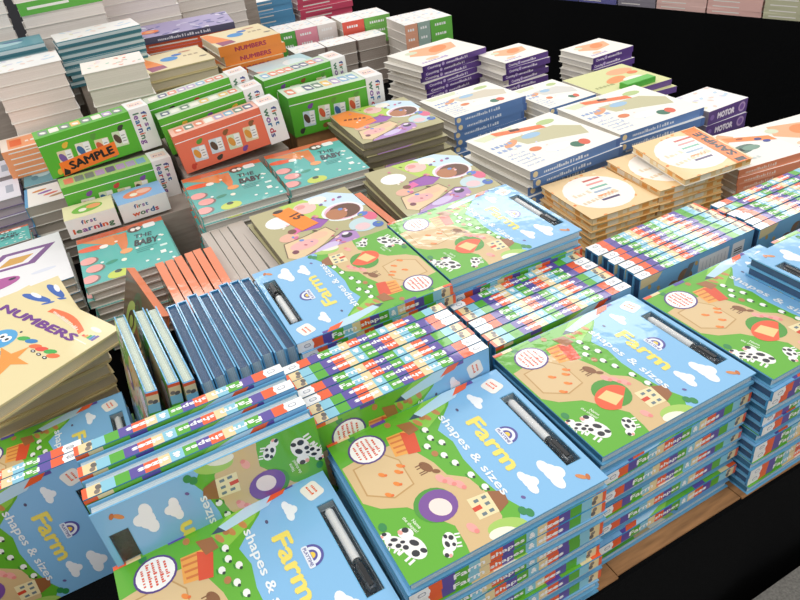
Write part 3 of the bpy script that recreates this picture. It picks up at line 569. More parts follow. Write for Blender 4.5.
def olive_map(a):
    W, H = a.W, a.Hh; a.rect(0, 0, W, H, '#dcdc9c', 1); a.ell(W*.5, H*.5, W*.18, H*.1, '#f0924e', 3, 20); a.ell(W*.75, H*.75, W*.2, H*.12, '#f4ab7b', 3); a.ell(W*.7, H*.4, W*.15, H*.08, '#f6f0e2', 4); a.ell(W*.85, H*.6, W*.08, H*.06, '#ee7b3f', 5); a.scrib(W*.08, H*.35, W*.3, H*.1, '#a7aa6c', 4)
def tan_numbers(a0):
    a = Art(a0.mb, a0.o + Vector((0, a0.Hh, 0)), NY, X, a0.Hh, a0.W)
    W, H = a.W, a.Hh; a.rect(0, 0, W, H, '#e9d9a6', 1)
    def bluebird(u, v, s):
        a.ell(u, v, 3.1*s, 2.9*s, '#4ea6dc', 3, 20); a.ell(u-1.6*s, v-3.2*s, 3.4*s, 2.6*s, '#3f95cf', 3, 20); a.poly([(u+1.5*s,v-3*s),(u+4.6*s,v-1.2*s),(u+5.2*s,v-1.8*s),(u+3.6*s,v-3.4*s),(u+1.8*s,v-4.0*s)], '#3d8fc8', 4)
        for d in (-.3, 1.2): a.ell(u+d*s, v+.7*s, .85*s, .85*s, '#ffffff', 5); a.ell(u+d*s+.1*s, v+.65*s, .38*s, .38*s, '#1d2433', 6, 0, 10)
        a.ell(u+.1*s, v-.6*s, .7*s, .5*s, '#e6b68c', 6, 60, 3); a.ell(u+1.6*s, v+3.2*s, .3*s, .25*s, '#1d3550', 4)
    bluebird(W*.42, H*.46, .95)
    a.text('NUMBERS', W*.1, H*.67, h=H*.075, width=W*.74, col='#6e2c8c', k=6, rot=3, bold=.05)
    a.ell(W*.2, H*.92, W*.13, H*.035, '#2c5fb6', 3, 10); a.ell(W*.17, H*.94, W*.06, H*.02, '#f1f3f6', 4); a.ell(W*.33, H*.925, W*.04, H*.015, '#2c5fb6', 3, 50)
    P = [(W*(.42+.4*i/8), H*(.9+.045*math.sin(math.pi*i/8)-.05*i/8)) for i in range(9)]; a.poly(P+[(x, y-H*.05) for x, y in reversed(P)], '#f0703a', 3); a.scrib(W*.46, H*.868, W*.32, H*.028, '#fbe6d4', 5, -7)
    for i, c_ in enumerate(('#e94a35', '#f29a2e', '#3fae49', '#2f7fc0', '#6e4aa0')): a.rect(W*(.85+.022*i), H*.8, W*(.87+.022*i), H*(.82+.011*i), c_, 4)
    for i, (c_, du) in enumerate((('#3fae49', 0), ('#2f7fc0', .07), ('#f0703a', .14), ('#e94a35', .2), ('#3fae49', .27), ('#f0703a', .32))): a.ell(W*(.55+du), H*(.56+.012*math.sin(i*2)), W*.045, H*.025, c_, 4, 20, 10)
    for i in range(3): a.ell(W*(.72+.06*i), H*.51, W*.02, H*.013, '#2a2a30', 6, 0, 10); a.ell(W*(.72+.06*i), H*.51, W*.01, H*.006, '#e8e8e8', 7, 0, 8)
    c0 = (W*.66, H*.36); star = []
    for i in range(10): r_ = W*(.16 if i % 2 == 0 else .06); t_ = math.radians(90+36*i); star.append((c0[0]+r_*math.cos(t_), c0[1]+r_*.8*math.sin(t_)))
    for i in range(0, 10, 2): a.poly([c0, star[i-1], star[i], star[(i+1) % 10]], '#f29a3e', 4)
    a.poly([(W*.02,H*.12),(W*.12,H*.26),(W*.5,H*.24),(W*.6,H*.08),(W*.3,H*.02)], '#f06a2c', 3); a.poly([(W*.02,H*.08),(W*.3,H*.02),(W*.6,H*.1),(W*.62,H*.02),(W*.4,0),(W*.05,0)], '#8b2f86', 4); a.ell(W*.2, H*.06, W*.1, H*.03, '#f2e2b0', 5); a.scrib(W*.2, H*.15, W*.15, H*.05, '#fbe3c8', 5)
    a.ell(W*.1, H*.62, W*.05, H*.03, '#6cb844', 3); a.ell(W*.88, H*.9, W*.05, H*.02, '#f5f0dd', 3); a.rect(W*.78, H*.75, W*.95, H*.76, '#f7f2e2', 3)
def tan_far(a):
    W, H = a.W, a.Hh; a.rect(0, 0, W, H, '#ead9ae', 1); a.poly([(0,H*.35),(0,H*.95),(W*.12,H*.95),(W*.3,H*.3),(W*.2,H*.2)], '#f08b3e', 3); a.poly([(W*.08,H*.02),(W*.32,H*.1),(W*.3,H*.28),(W*.05,H*.3)], '#9a4a6c', 4)
    a.ell(W*.45, H*.55, W*.13, H*.13, '#3f8fd0', 4, 20); a.ell(W*.6, H*.7, W*.08, H*.06, '#2f6fc0', 5); a.ell(W*.75, H*.8, W*.1, H*.04, '#c98a6a', 4); a.scrib(W*.66, H*.5, W*.26, H*.12, '#b09a7a', 4); a.ell(W*.9, H*.3, W*.06, H*.04, '#8d7f6a', 4)
def purple_scene(a):
    W, H = a.W, a.Hh; a.rect(0, 0, W, H, '#a79bc6', 1); rnd = random.Random(11)
    for i in range(40): a.ell(W*rnd.random(), H*rnd.random(), W*.05, H*.035, rnd.choice(['#5b5a9c', '#e6e0ee', '#7a78b8', '#c8c2dc', '#4d4c86', '#dfe6f0']), 2+i % 3, rnd.random()*180, 10)
    a.ell(W*.14, H*.4, W*.1, H*.13, '#f47a35', 6); a.ell(W*.14, H*.4, W*.05, H*.07, '#f5b07a', 7)
def floral(a):
    W, H = a.W, a.Hh; a.rect(0, 0, W, H, '#f6ece4', 1); rnd = random.Random(21)
    for i in range(22): a.ell(W*rnd.uniform(.1, 1), H*rnd.uniform(.1, 1), W*.045, H*.035, rnd.choice(['#f2b9a8', '#e8846a', '#f6cfae', '#b9d2c0', '#f0dfe6']), 2+i % 3, rnd.random()*180, 9)
def pale(a):
    W, H = a.W, a.Hh; a.rect(0, 0, W, H, '#f3f1ee', 1); rnd = random.Random(31)
    for i in range(16): a.ell(W*rnd.uniform(.1, .95), H*rnd.uniform(.1, .95), W*.06, H*.04, rnd.choice(['#d8d4e6', '#c8dcec', '#f0d4c8', '#e6e2c6']), 2+i % 3, rnd.random()*180, 9)
def teal_plain(a): 
    W, H = a.W, a.Hh; a.rect(0, 0, W, H, '#5b9aa8', 1); a.ell(W*.5, H*.5, W*.3, H*.2, '#a7cfd6', 2); a.ell(W*.3, H*.3, W*.1, H*.1, '#3f7f92', 3); a.ell(W*.7, H*.7, W*.12, H*.08, '#3d6f9a', 3)
def fish(a):
    W, H = a.W, a.Hh; a.rect(0, 0, W, H, '#f1f0f2', 1)
    a.poly([(W*.3,H*.55),(W*.52,H*.86),(W*.95,H*.8),(W*.75,H*.5)], '#7e4f8e', 3); a.poly([(W*.38,H*.58),(W*.55,H*.8),(W*.86,H*.76),(W*.7,H*.55)], '#f3eef4', 4); a.poly([(W*.46,H*.6),(W*.57,H*.73),(W*.76,H*.7),(W*.66,H*.59)], '#d9a44a', 5)
    a.ell(W*.42, H*.3, W*.2, H*.1, '#b4549c', 4, 5); a.poly([(W*.26,H*.3),(W*.1,H*.38),(W*.02,H*.28),(W*.14,H*.2)], '#a64890', 3); a.ell(W*.56, H*.33, W*.03, H*.02, '#2a1838', 5); a.ell(W*.32, H*.35, W*.04, H*.02, '#e9c3e0', 5)
    a.ell(W*.25, H*.9, W*.12, H*.03, '#d9e2f0', 2); a.ell(W*.8, H*.3, W*.1, H*.03, '#dfe2ee', 2)
def red_oval(a):
    W, H = a.W, a.Hh; a.rect(0, 0, W, H, '#e8e4ee', 1); a.ell(W*.4, H*.5, W*.3, H*.18, '#e8846a', 2); a.ell(W*.4, H*.5, W*.24, H*.12, '#f4e6e8', 3); a.rrect(W*.82, H*.3, W*.92, H*.7, .2, '#a9aebd', 3)
def crayons(a):
    W, H = a.W, a.Hh; a.rect(0, 0, W, H, '#f6f2ec', 1); a.rect(0, 0, W*.07, H, '#4f9fd0', 2)
    for i, c_ in enumerate(('#d98a3a', '#8a5ab0', '#e07060', '#b08a5a')): a.ell(W*(.35+.13*i), H*(.75-.15*i), W*.18, H*.05, c_, 3, 12)
def orange_note(a):
    W, H = a.W, a.Hh; a.rect(0, 0, W, H, '#f6e3d3', 1); a.rrect(W*.12, H*.1, W*.95, H*.9, .3, '#f5a06c', 2); a.rrect(W*.16, H*.25, W*.36, H*.75, .3, '#ef6a2e', 3); a.scrib(W*.42, H*.4, W*.45, H*.2, '#fbe6d6', 4)
def glossy_sky(a):
    W, H = a.W, a.Hh; a.rect(0, 0, W, H, '#bfe0e6', 1); a.poly([(0,0),(W*.4,0),(W*.25,H*.4),(0,H*.6)], '#f4b8ae', 2); a.ell(W*.7, H*.6, W*.2, H*.2, '#e6f4f6', 3); a.ell(W*.15, H*.3, W*.1, H*.08, '#ee8a80', 4)
def plain_spine(c_, t_=None, tc='#ffffff'):
    def fn(a):
        a.rect(0, 0, a.W, a.Hh, c_, 1)
        if t_ == '~': a.scrib(a.W*.2, a.Hh*.28, a.W*.55, a.Hh*.42, tc, 3)
        elif t_: a.text(t_, a.W*.25, a.Hh*.26, h=a.Hh*.42, width=a.W*.5, col=tc, k=3, bold=.05)
        else: a.rect(a.W*.1, a.Hh*.4, a.W*.6, a.Hh*.6, '#f3efe8', 2)
    return fn
# ---- middle of the table
CT = .18
B23 = book_kit(18.6, 22.6, 1.75, baby, baby_spine, '-x', '#5fb8b0', '#dcd8d0', WRAP, EDGE, CT, .2)
pile('board_book', 'book', B23, 1.75, -8.3, 129.6, 18.6, 22.6, 16.6, 9, 'teal baby animal board book', 'the wrapped pile below the two small boxes', -2, .5)
pile('board_book', 'book', B23, 1.75, 17.2, 132.0, 18.6, 22.6, 22.2, 12, 'teal baby animal board book', 'the pile below the coral box set', -2.5, .5)
pile('board_book', 'book', B23, 1.75, 36.6, 131.6, 18.6, 22.6, 22.2, 12, 'teal baby animal board book', 'the pile left of the rounded board books', -4, .5)
B4 = dict(coat=PRINT, page=EDGE, ct=.16, r=2.4, inset=.2, covercol='#8d8560', back='#777050')
D = book_kit(21.4, 24.0, 1.7, picnic, None, None, '#999', '#8f8670', **B4); D1 = book_kit(21.4, 24.0, 1.7, lambda a: picnic(a, True), None, None, '#999', '#8f8670', **B4); D2 = book_kit(21.4, 24.0, 1.7, picnic_o, None, None, '#999', '#8f8670', **B4)
pile('shaped_board_book', 'book', D, 1.7, 25.0, 102.2, 21.4, 24, 21.9, 9, 'rounded olive board book', 'the pile behind upside down farm books', -1, .5, first='pastel board book with orange price sticker', kit0=D1)
pile('shaped_board_book', 'book', D, 1.7, 50.8, 105.0, 21.4, 24, 21.9, 10, 'rounded olive board book', 'the pile behind the flat farm book', -5, .4, first='rounded olive board book with white oval')
pile('shaped_board_book', 'book', D, 1.7, 58.0, 139.2, 21.4, 24, 24.2, 9, 'rounded olive board book', 'the slipping pile by the green box', -4, 1.1, 4, first='rounded pastel board book with orange corner', kit0=D2)
# orange and grey books standing on edge behind the blue run
ST = lambda a: a.rect(0, 0, a.W, a.Hh, '#e6814a', 1)
def swirl(a):
    W, H = a.W, a.Hh; a.rect(0, 0, W, H, '#5f4a35', 1)
    for u, v, s, c_ in ((.3,.3,.22,'#7a9a4a'),(.6,.6,.25,'#8a5a35'),(.4,.75,.2,'#a9c060'),(.75,.25,.2,'#c98a5a'),(.2,.6,.15,'#3f5a3a'),(.55,.4,.12,'#e0b080')): a.ell(W*u, H*v, W*s, H*s*.7, c_, 2, 30); a.ell(W*(u+.02), H*v, W*s*.6, H*s*.42, '#4a3a2c', 3, 30); a.ell(W*(u+.03), H*v, W*s*.35, H*s*.25, c_, 4, 30)
SW = book_kit(20, 21, 1.5, swirl, lambda a: a.rect(0, 0, a.W, a.Hh, '#e67a45', 1), '-x', '#e67a45', '#d98a60', WRAP, EDGE, .15, .2, covercol='#e07a45', back='#e07a45')
for i in range(7):
    x = 3.4 + i*1.75
    instance('board_book', SW, frame(NZ, Y, NX, (x+1.5, 109.5, 21.6-10+jit(.2)), jit(1.2)) if i else frame(NZ, Y, NX, (-1.2, 113.2, 10.9), 6, Matrix.Rotation(math.radians(22), 3, 'Y')), f'orange topped board book on edge, {ORD[i] if i else "leftmost, swirled brown cover,"} of the orange run', 'book', 'orange topped books behind the blue run')
instance('board_book', SW, frame(NZ, Y, NX, (49.6, 113.8, 10.2), 0), 'orange topped board book standing between two rounded board book piles', 'book')
GY = book_kit(22, 24, 1.65, pale, lambda a: a.rect(0, 0, a.W, a.Hh, '#b9aca0', 1), '-x', '#b9aca0', '#d8cfc6', WRAP, EDGE, .2, .2, covercol='#d0c6ba', back='#c9bfb3')
for i in range(5):
    x = 15.7 + i*1.82
    instance('board_book', GY, frame(NZ, Y, NX, (x+1.65, 117.2, 20.0-11+jit(.2)), jit(.8)), f'grey wrapped board book on edge, {ORD[i] if i else "leftmost"} of the grey run', 'book', 'grey wrapped books on edge')
# ---- right half: blue, purple, tan and salmon titles
W1 = '#ece6da'
BL = book_kit(25.0, 23.0, 1.95, activity, blue_spine, '-y', '#5f86c0', W1, PRINT, PAGE); BL0 = book_kit(22.0, 17.5, 1.95, lambda a: activity(a, False, '#d8cdb8'), blue_spine, '-y', '#5f86c0', W1)
pile('activity_pad', 'book', BL, 1.95, 79.2, 104.0, 25, 23, 22.8, 8, 'white activity book with blue spine', 'the pile behind the tan counting books', 2.5, .8, 2, first='white activity book with orange strip')
pile('activity_pad', 'book', BL0, 1.95, 84.8, 140.2, 22, 21, 22.6, 7, 'white activity book with blue spine', 'the pile before the left purple pile', 1, .4, .8)
pile('activity_pad', 'book', BL, 1.95, 107.0, 108.4, 25, 22, 21.8, 7, 'white activity book with blue spine', 'the pile left of the purple boxes', -1.5, 1.2, 2, first='white activity book with two stickers')
pile('activity_pad', 'book', book_kit(15, 18, 1.8, lambda a: activity(a, False, '#d9d6cf'), blue_spine, '-y', '#5f86c0', W1), 1.8, 108.3, 134.2, 15, 18, 20.8, 6, 'pale activity book', 'the small pile left of the olive book', 0, .3, 1)
OL = book_kit(21, 19.5, 1.6, olive_map, plain_spine('#6a4d94'), '-y', '#6a4d94', W1)
pile('activity_pad', 'book', OL, 1.6, 125.0, 131.0, 21, 19.5, 20.2, 4, 'olive activity book', 'the pile near the black skirt', -2, 1.2, 4, (2,), 'olive and orange activity book')
mb = MB(); mb.prism(rounded(131.5, 131.5, 141.5, 134.7, .3), 20.22, 21.6, '#4fae3c'); mb.box(131.7, 131.7, 21.6, 141.3, 134.5, 21.75, '#62bf4a'); o = bpy.data.objects.new('pencil_box', mb.mesh('pencil_box', PRINT)); C.objects.link(o); tag(o, 'small green box lying on the olive activity book', 'box')
CK = book_kit(15.6, 17.4, 1.45, clock, None, None, '#eee', '#efc07c', PRINT, PLAIN, .1, .3, pageart=clock_pages, covercol='#e9b873', back='#e9b873'); CKS = book_kit(15.6, 17.4, 1.45, lambda a: clock(a, True), None, None, '#eee', '#efc07c', PRINT, PLAIN, .1, .3, pageart=clock_pages, covercol='#e9b873')
pile('counting_book', 'book', CK, 1.45, 79.4, 85.6, 15.6, 17.4, 19.4, 11, 'tan counting book with white oval', 'the pile touching the flat farm book', -5, .35, 1.5)
pile('counting_book', 'book', CK, 1.45, 95.3, 84.6, 15.6, 17.4, 20.4, 11, 'tan counting book with white oval', 'the pile left of the salmon spines', -7, .35, 1.5)
a_ = Matrix.Rotation(math.radians(3), 3, 'X')@Matrix.Rotation(math.radians(-3), 3, 'Y')
instance('counting_book', CKS, frame(X, Y, Z, (109.2, 90.5, 21.2), -9, a_), 'tan counting book with orange sample sticker lying crooked on its pile', 'book')
SA = book_kit(17.4, 16.6, 1.7, green_map, salmon_spine, '-y', '#f0956f', '#d9cfc4'); 
pile('activity_pad', 'book', SA, 1.7, 115.2, 83.0, 17.4, 16.6, 19.2, 9, 'white word book with salmon spine', 'the pile right of the sample book', -8, .5, 2)
SB = book_kit(17, 16.6, 1.7, orange_map, plain_spine('#d9d2d6'), '-y', '#d9d2d6', '#ddd3ca')
pile('activity_pad', 'book', SB, 1.7, 133.5, 82.5, 17, 16.6, 17.5, 8, 'white map book', 'the last pile at the right edge', -8, .6, 3, first='white map book with orange cover')
MT = book_kit(13.5, 12, 3.4, pale, None, None, '#777', '#6b4a92', PRINT, PLAIN, .1, .1)
def motor_art(a): a.rect(0, 0, a.W, a.Hh, '#5b3f86', 1); a.text('MOTOR', a.W*.24, a.Hh*.3, h=a.Hh*.4, width=a.W*.42, col='#f0e9f6', k=3, bold=.08); a.ell(a.W*.86, a.Hh*.5, a.Hh*.36, a.Hh*.36, '#b59ac8', 2); a.ell(a.W*.86, a.Hh*.5, a.Hh*.22, a.Hh*.22, '#7d5aa8', 3); a.ell(a.W*.1, a.Hh*.5, a.Hh*.2, a.Hh*.2, '#8a6cb4', 2)
def motor_box(i):
    b = MB(); b.box(-6.8, -6, 0, 6.8, 6, 3.4, '#e9e5ee', {'-y': '#5b3f86', '-x': '#8b8496'}); motor_art(Art(b, (-6.8, -6, 0), X, Z, 13.6, 3.4)); pale(Art(b, (-6.8, -6, 3.4), X, Y, 13.6, 12)); return b.mesh('motor_box', PRINT)
mm = motor_box(0)
for i in range(5):
    o = bpy.data.objects.new('puzzle_box', mm); C.objects.link(o); o.matrix_world = frame(X, Y, Z, (139.5+jit(.2), 112.4+jit(.2), 17.2-3.42*i), jit(1.5)+1); tag(o, lab(i, 5, 'purple box lettered MOTOR', 'the pile beside the aisle'), 'box', 'purple boxes beside the aisle')
PP = book_kit(25, 20, 1.75, orange_map, purple_spine, '-y', '#5d3d8c', '#f0ece2'); PS = book_kit(16.5, 14.5, 1.75, orange_map, purple_spine, '-y', '#5d3d8c', '#f0ece2')
pile('counting_pad', 'book', PP, 1.75, 100.0, 184.5, 25, 20, 23.2, 9, 'white counting book with purple spine', 'the left purple pile', 6, 1.1, 3)
pile('counting_pad', 'book', PS, 1.75, 121.0, 171.5, 19, 17, 21.4, 8, 'white counting book with purple spine', 'the middle purple pile', 2, .9, 3)
pile('counting_pad', 'book', PS, 1.75, 142.0, 156.5, 19, 17, 21.0, 8, 'white counting book with purple spine', 'the right purple pile', 3, .8, 2)
# ---- left edge: the tan numbers books
NB = book_kit(22.5, 29.0, 2.5, tan_numbers, None, None, '#eee', '#d9c9a8', PRINT, PAGE, .35, 1.2, covercol='#e3cf9a', back='#d8c28c', inset=.3)
pile('board_book', 'book', NB, 2.5, -24.6, 94.6, 22.5, 29, 20.4, 1, 'tan board book of numbers with a blue bird', 'the pile', 26, first='tan numbers board book with a blue bird', riser=False)
bpy.data.objects['board_book' if False else [o.name for o in C.objects if o.get('label', '').startswith('tan numbers board book')][0]]['label'] = 'tan numbers board book with a blue bird, crooked on its pile'
pile('board_book', 'book', NB, 2.5, -30.6, 104.0, 22.5, 29, 17.85, 7, 'tan numbers board book', 'the pile under the crooked numbers book', 8, .5, 2, riser=False)
# ---- left side piles behind it
FS = book_kit(26, 25, 1.8, fish, plain_spine('#4f9fd0'), '-x', '#4f9fd0', '#cfc6bb', PRINT, PAGE, .15, .2, covercol='#4f9fd0')
pile('picture_book', 'book', FS, 1.8, -36, 139.5, 26, 25, 14.4, 6, 'white picture book with purple fish', 'the pile behind the numbers books', 2, .6)
BS = book_kit(16, 9, 1.8, lambda a: baby(a), baby_spine, '-x', '#5fb8b0', '#b8b0a2', PRINT, EDGE, .15, .1)
pile('board_book', 'book', BS, 1.8, -33, 166.5, 16, 9, 14.2, 4, 'small teal board book', 'the pile behind the fish book', 1, .3)
GS = book_kit(10, 12.5, 2.6, crayons, plain_spine('#5aa2cc'), '-x', '#5aa2cc', '#b5aba0', PRINT, PAGE, .12, .1)
pile('board_book', 'book', GS, 2.6, -16.2, 175.5, 10, 12.5, 18.2, 6, 'small thick grey edged book', 'the pile left of the tray box', -2, .3)
TLk = book_kit(9, 17, 2.2, teal_plain, plain_spine('#4e93a2'), '-x', '#4e93a2', '#b9c6c8')
pile('picture_book', 'book', TLk, 2.2, -15.6, 189.6, 9, 17, 18.3, 4, 'small teal picture book', 'the pile behind the grey edged books', -2, .3)
RO = book_kit(18, 14, 2.2, red_oval, plain_spine('#7d6aa0'), '-x', '#7d6aa0', '#c3b6bb', back='#7d6a98')
pile('picture_book', 'book', RO, 2.2, -34.5, 183.8, 18, 14, 18.6, 6, 'lilac book with red oval', 'the pile at the left edge', 1, .4)
pile('picture_book', 'book', book_kit(18, 14, 2.2, red_oval, plain_spine('#7d6aa0'), '-x', '#7d6aa0', '#c3b6bb'), 2.2, -35, 200.5, 18, 14, 18.8, 3, 'pale book with oval picture', 'the pile behind the lilac books', 1, .4)
ON = book_kit(14.5, 11.5, 1.5, orange_note, plain_spine('#f5a06c'), '-y', '#f5a06c', '#d8cdc2')
pile('picture_book', 'book', ON, 1.5, -17.8, 197.3, 14.5, 11.5, 25.9, 5, 'book with orange notice cover', 'the pile below the tall white stack', 1, .2, 1, riser=False)
# ---- box sets with green, coral and white ends
LC = ['#3a4a8c', '#d9603a', '#4a7a5c', '#8a5aa0', '#2f6fa0', '#c0485a']
def boxset(L, T, H, col, topcol, lidtext, sample=False, seed=1, tray=False):
    """L long (x), T deep (y), H tall (z), origin at the near left bottom corner; the right end is a white lid"""
    l0 = L*.82; b = MB(); b.box(0, 0, 0, l0, T, H, col, {'+z': topcol}); f = Art(b, (0, 0, 0), X, Z, l0, H); rnd = random.Random(seed)
    f.rect(0, H*.8, l0, H*.82, '#ffffff' if col != '#3fa03a' else '#6cc04c', 1)
    n = 4
    for i in range(n):
        u = l0*(.14+.2*i); v = H*(.2+.05*(i % 2)); s_ = l0*.15
        f.rrect(u, v, u+s_, v+H*.38, .2, rnd.choice(['#e8d9b0', '#cfe0e8', '#f0e6d6', '#d8e4c0']), 2, -3); f.rrect(u+s_*.55, v+H*.04, u+s_*.95, v+H*.36, .1, '#f6f5f2', 3, -3); f.ell(u+s_*.3, v+H*.2, s_*.22, H*.13, rnd.choice(['#3f6a9c', '#d9603a', '#5a4232', '#7a5aa0', '#e09a3a']), 4, 20, 12)
        for j in range(3): f.rect(u+s_*.62, v+H*(.1+.07*j), u+s_*.88, v+H*(.12+.07*j), '#9a9a9a', 5)
    for i in range(6):
        u = l0*(.1+.15*i); v = H*(.68 if i % 2 else .12); c_ = rnd.choice(['#c8402e', '#3a3a30', '#e8b83a', '#5a9a3a', '#7a4a9a', '#8a5a30']); f.ell(u, v, l0*.035, H*.06, c_, 3, rnd.random()*90, 10); f.ell(u+l0*.025, v+H*.04, l0*.018, H*.035, c_, 4, 0, 8)
    if sample:
        f.clipping = False; f.poly([(l0*.12, -H*.02), (l0*.74, H*.08), (l0*.74, H*.42), (l0*.12, H*.32)], '#ff7f27', 6)
        f.text('SAMPLE', l0*.22, H*.09, h=H*.19, width=l0*.48, col='#151515', k=7, rot=3.6, bold=.05); f.poly([(l0*.125,0),(l0*.19,0),(l0*.2,H*.08),(l0*.15,H*.17)], '#151515', 7)
    t_ = Art(b, (0, 0, H), X, Y, l0, T)
    for i in range(8):
        c_ = rnd.choice(['#6a6a8a', '#e8846a', '#f0c070', '#8ab0d0', '#b8a0c8', '#7a8a80', '#f4ece0']); t_.rrect(l0*(.05+.115*i), T*.25, l0*(.15+.115*i), T*.8, .3, c_, 2); 
        if not tray: t_.ell(l0*(.1+.115*i), T*.5, l0*.03, T*.15, '#f6f2ec', 3, 20, 10)
    l = MB(); e = .25; l.box(l0-.1, -e, -e, L, T+e, H+e, '#efeeec', {'+x': '#a9c8e6'}); g = Art(l, (L, -e, -e), Z, NX, H+2*e, L-l0+.1)
    # lettering runs down the white end: baseline to the left
    g2 = Art(l, (l0-.1, -e, H+e), NZ, X, H+2*e, L-l0+.1)
    g2.text('first', (H)*.12, (L-l0)*.56, h=(L-l0)*.26, width=H*.5, cols=LC, k=3, bold=.03) ; g2.text(lidtext, H*.12, (L-l0)*.16, h=(L-l0)*.3, width=H*.78, cols=LC[2:]+LC[:2], k=3, bold=.03)
    tp = Art(l, (l0-.1, -e, H+e), X, Y, L-l0+.1, T+2*e); tp.rrect((L-l0)*.15, T*.3, (L-l0)*.9, T*.8, .3, '#f3d8cc', 2); tp.text('first', (L-l0)*.25, T*.45, h=T*.13, width=(L-l0)*.5, cols=LC, k=3)
    return [('carton_body', b.mesh('box_body', PRINT), None, None), ('lid', l.mesh('box_lid', PRINT), 'white end lid with coloured lettering', None)]
def tilt(rx, ry): return Matrix.Rotation(math.radians(ry), 3, 'Y') @ Matrix.Rotation(math.radians(rx), 3, 'X')
GN = '#58b32c'
instance('boxed_book_set', boxset(26, 7.3, 9.2, '#ec7455', '#f2b8a6', 'words', seed=3), frame(X, Y, Z, (20.4, 158.2, 21.8), -3, tilt(-3, -5)), 'coral boxed set with white words lid, leaning above the teal baby books', 'box set')
instance('boxed_book_set', boxset(26, 6.6, 9.0, GN, '#cfd8c4', 'words', seed=4), frame(X, Y, Z, (19.6, 166.9, 24.0), -3, tilt(-3, -5)), 'green boxed set directly behind the coral boxed set', 'box set')
instance('boxed_book_set', boxset(26, 6.6, 9.0, GN, '#cfd8c4', 'words', seed=5), frame(X, Y, Z, (18.8, 174.6, 26.0), -3, tilt(-3, -5)), 'green boxed set, second behind the coral boxed set', 'box set')
instance('boxed_book_set', boxset(26, 7.2, 9.6, GN, GN, 'learning', True, seed=6), frame(X, Y, Z, (-7.6, 169.6, 25.2), 3, tilt(-2, -2)), 'green boxed set with orange SAMPLE sticker', 'box set')
instance('boxed_book_set', boxset(25, 6.6, 9.2, '#58b035', '#a9d07c', 'learning', seed=7, tray=True), frame(X, Y, Z, (-6.6, 162.2, 16.0), 1, tilt(0, 0)), 'green boxed set with windowed top under the SAMPLE box', 'box set')
instance('boxed_book_set', boxset(26.4, 8.9, 10.4, GN, '#d2e0cc', 'words', seed=8), frame(X, Y, Z, (50.6, 165.8, 20.0), -2, tilt(0, 0)), 'green boxed set behind the slipping pastel board books', 'box set')
instance('boxed_book_set', boxset(24, 7.5, 9.0, GN, '#c6dcc0', 'words', seed=9), frame(X, Y, Z, (48.6, 176.5, 24.0), 2, tilt(0, -2)), 'green boxed set farthest back beside the glossy blue book', 'box set')
def small_box(col, blob, word):
    b = MB(); b.box(0, 0, 0, 10.8, 8, 4.4, '#f0efec', {'-x': '#c9c6c0'}); t_ = Art(b, (0, 0, 4.4), X, Y, 10.8, 8); t_.rect(0, 0, 10.8, 8, col, 1); t_.ell(5.2, 4.2, 3.4, 2.2, blob, 2, 10); t_.ell(6.6, 4.6, 1.6, 1.2, '#f3a06a' if blob[1] == '7' else '#f6c0b0', 3); t_.ell(4.2, 3.8, .9, .9, '#f4ecd8', 3)
    f = Art(b, (0, 0, 0), X, Z, 10.8, 4.4); f.text('first', 3.2, 2.7, h=.95, width=3.2, cols=LC, k=2, bold=.03); f.text(word, 1.0 if len(word) > 6 else 2.4, .9, h=1.15, width=8.8 if len(word) > 6 else 6, cols=LC[1:]+LC[:1], k=2, bold=.04); return b.mesh('small_box', PRINT)
o = bpy.data.objects.new('small_book_box', small_box('#e6dfae', '#7ab648', 'learning')); C.objects.link(o); o.matrix_world = frame(X, Y, Z, (-8.3, 153.4, 16.7), -2, None); tag(o, 'small white box lettered first learning with a green picture', 'box')
o = bpy.data.objects.new('small_book_box', small_box('#8fb8e4', '#ee8a6a', 'words')); C.objects.link(o); o.matrix_world = frame(X, Y, Z, (3.2, 153.2, 16.7), 1, None); tag(o, 'small white box lettered first words with a pink picture', 'box')
carton(-5.6, 153, 19.3, 188, 0, 15.9, 'wide carton under the green boxed sets at left', GREYCARD)
carton(-7, 170.5, 18, 188, 15.95, 24.6, 'carton supporting the SAMPLE boxed set', GREYCARD)
carton(20, 158.5, 46, 186, 0, 20.9, 'wide carton under the coral and green boxed sets', GREYCARD)
carton(20, 166.6, 45, 186, 20.95, 23.2, 'flat carton under the green boxed sets', GREYCARD)
carton(51, 166.5, 76, 188, 0, 19.95, 'wide carton under the right green boxed sets')
carton(50, 177, 72, 188, 20, 23.6, 'flat carton under the farthest green boxed set')
# ---- far left and back piles
WT = book_kit(17.8, 15, 3.4, pale, None, None, '#eee', '#f3e9e2', PRINT, PAGE)
pile('thick_book', 'book', WT, 3.3, -13.3, 210.5, 17.5, 15, 41.8, 7, 'thick white paged book', 'the tall stack at the left edge', 1, .3, .8)
PC = book_kit(15.5, 13, 4.2, floral, None, None, '#eee', '#e6ddd2', PRINT, PAGE)
pile('thick_book', 'book', PC, 4.2, 7.2, 190.5, 15.5, 13, 41.5, 5, 'thick floral covered book', 'the peach stack left of the tan board books', -4, .2, .6)
def teal_edge(a): a.rect(0, 0, a.W, a.Hh, '#bccfd4', 1); a.rect(0, 0, a.W, a.Hh*.42, '#2f6f7e', 2); a.rect(0, a.Hh*.85, a.W, a.Hh, '#5f96a4', 2)
TE = book_kit(24, 14, 1.9, pale, teal_edge, '-y', '#3a7a88', '#cfd8da', back='#2f6f7e')
pile('picture_book', 'book', TE, 1.9, 5.0, 226.5, 24, 14, 43.6, 7, 'pale book with dark teal spine', 'the teal spined pile', 2, .5, 1)
TE2 = book_kit(26, 14, 2.2, teal_plain, teal_edge, '-y', '#3a7f96', '#cfd8da')
pile('picture_book', 'book', TE2, 2.2, -24, 228, 26, 14, 44.2, 2, 'teal book', 'the pile behind the tall white stack', 1, .3, 1)
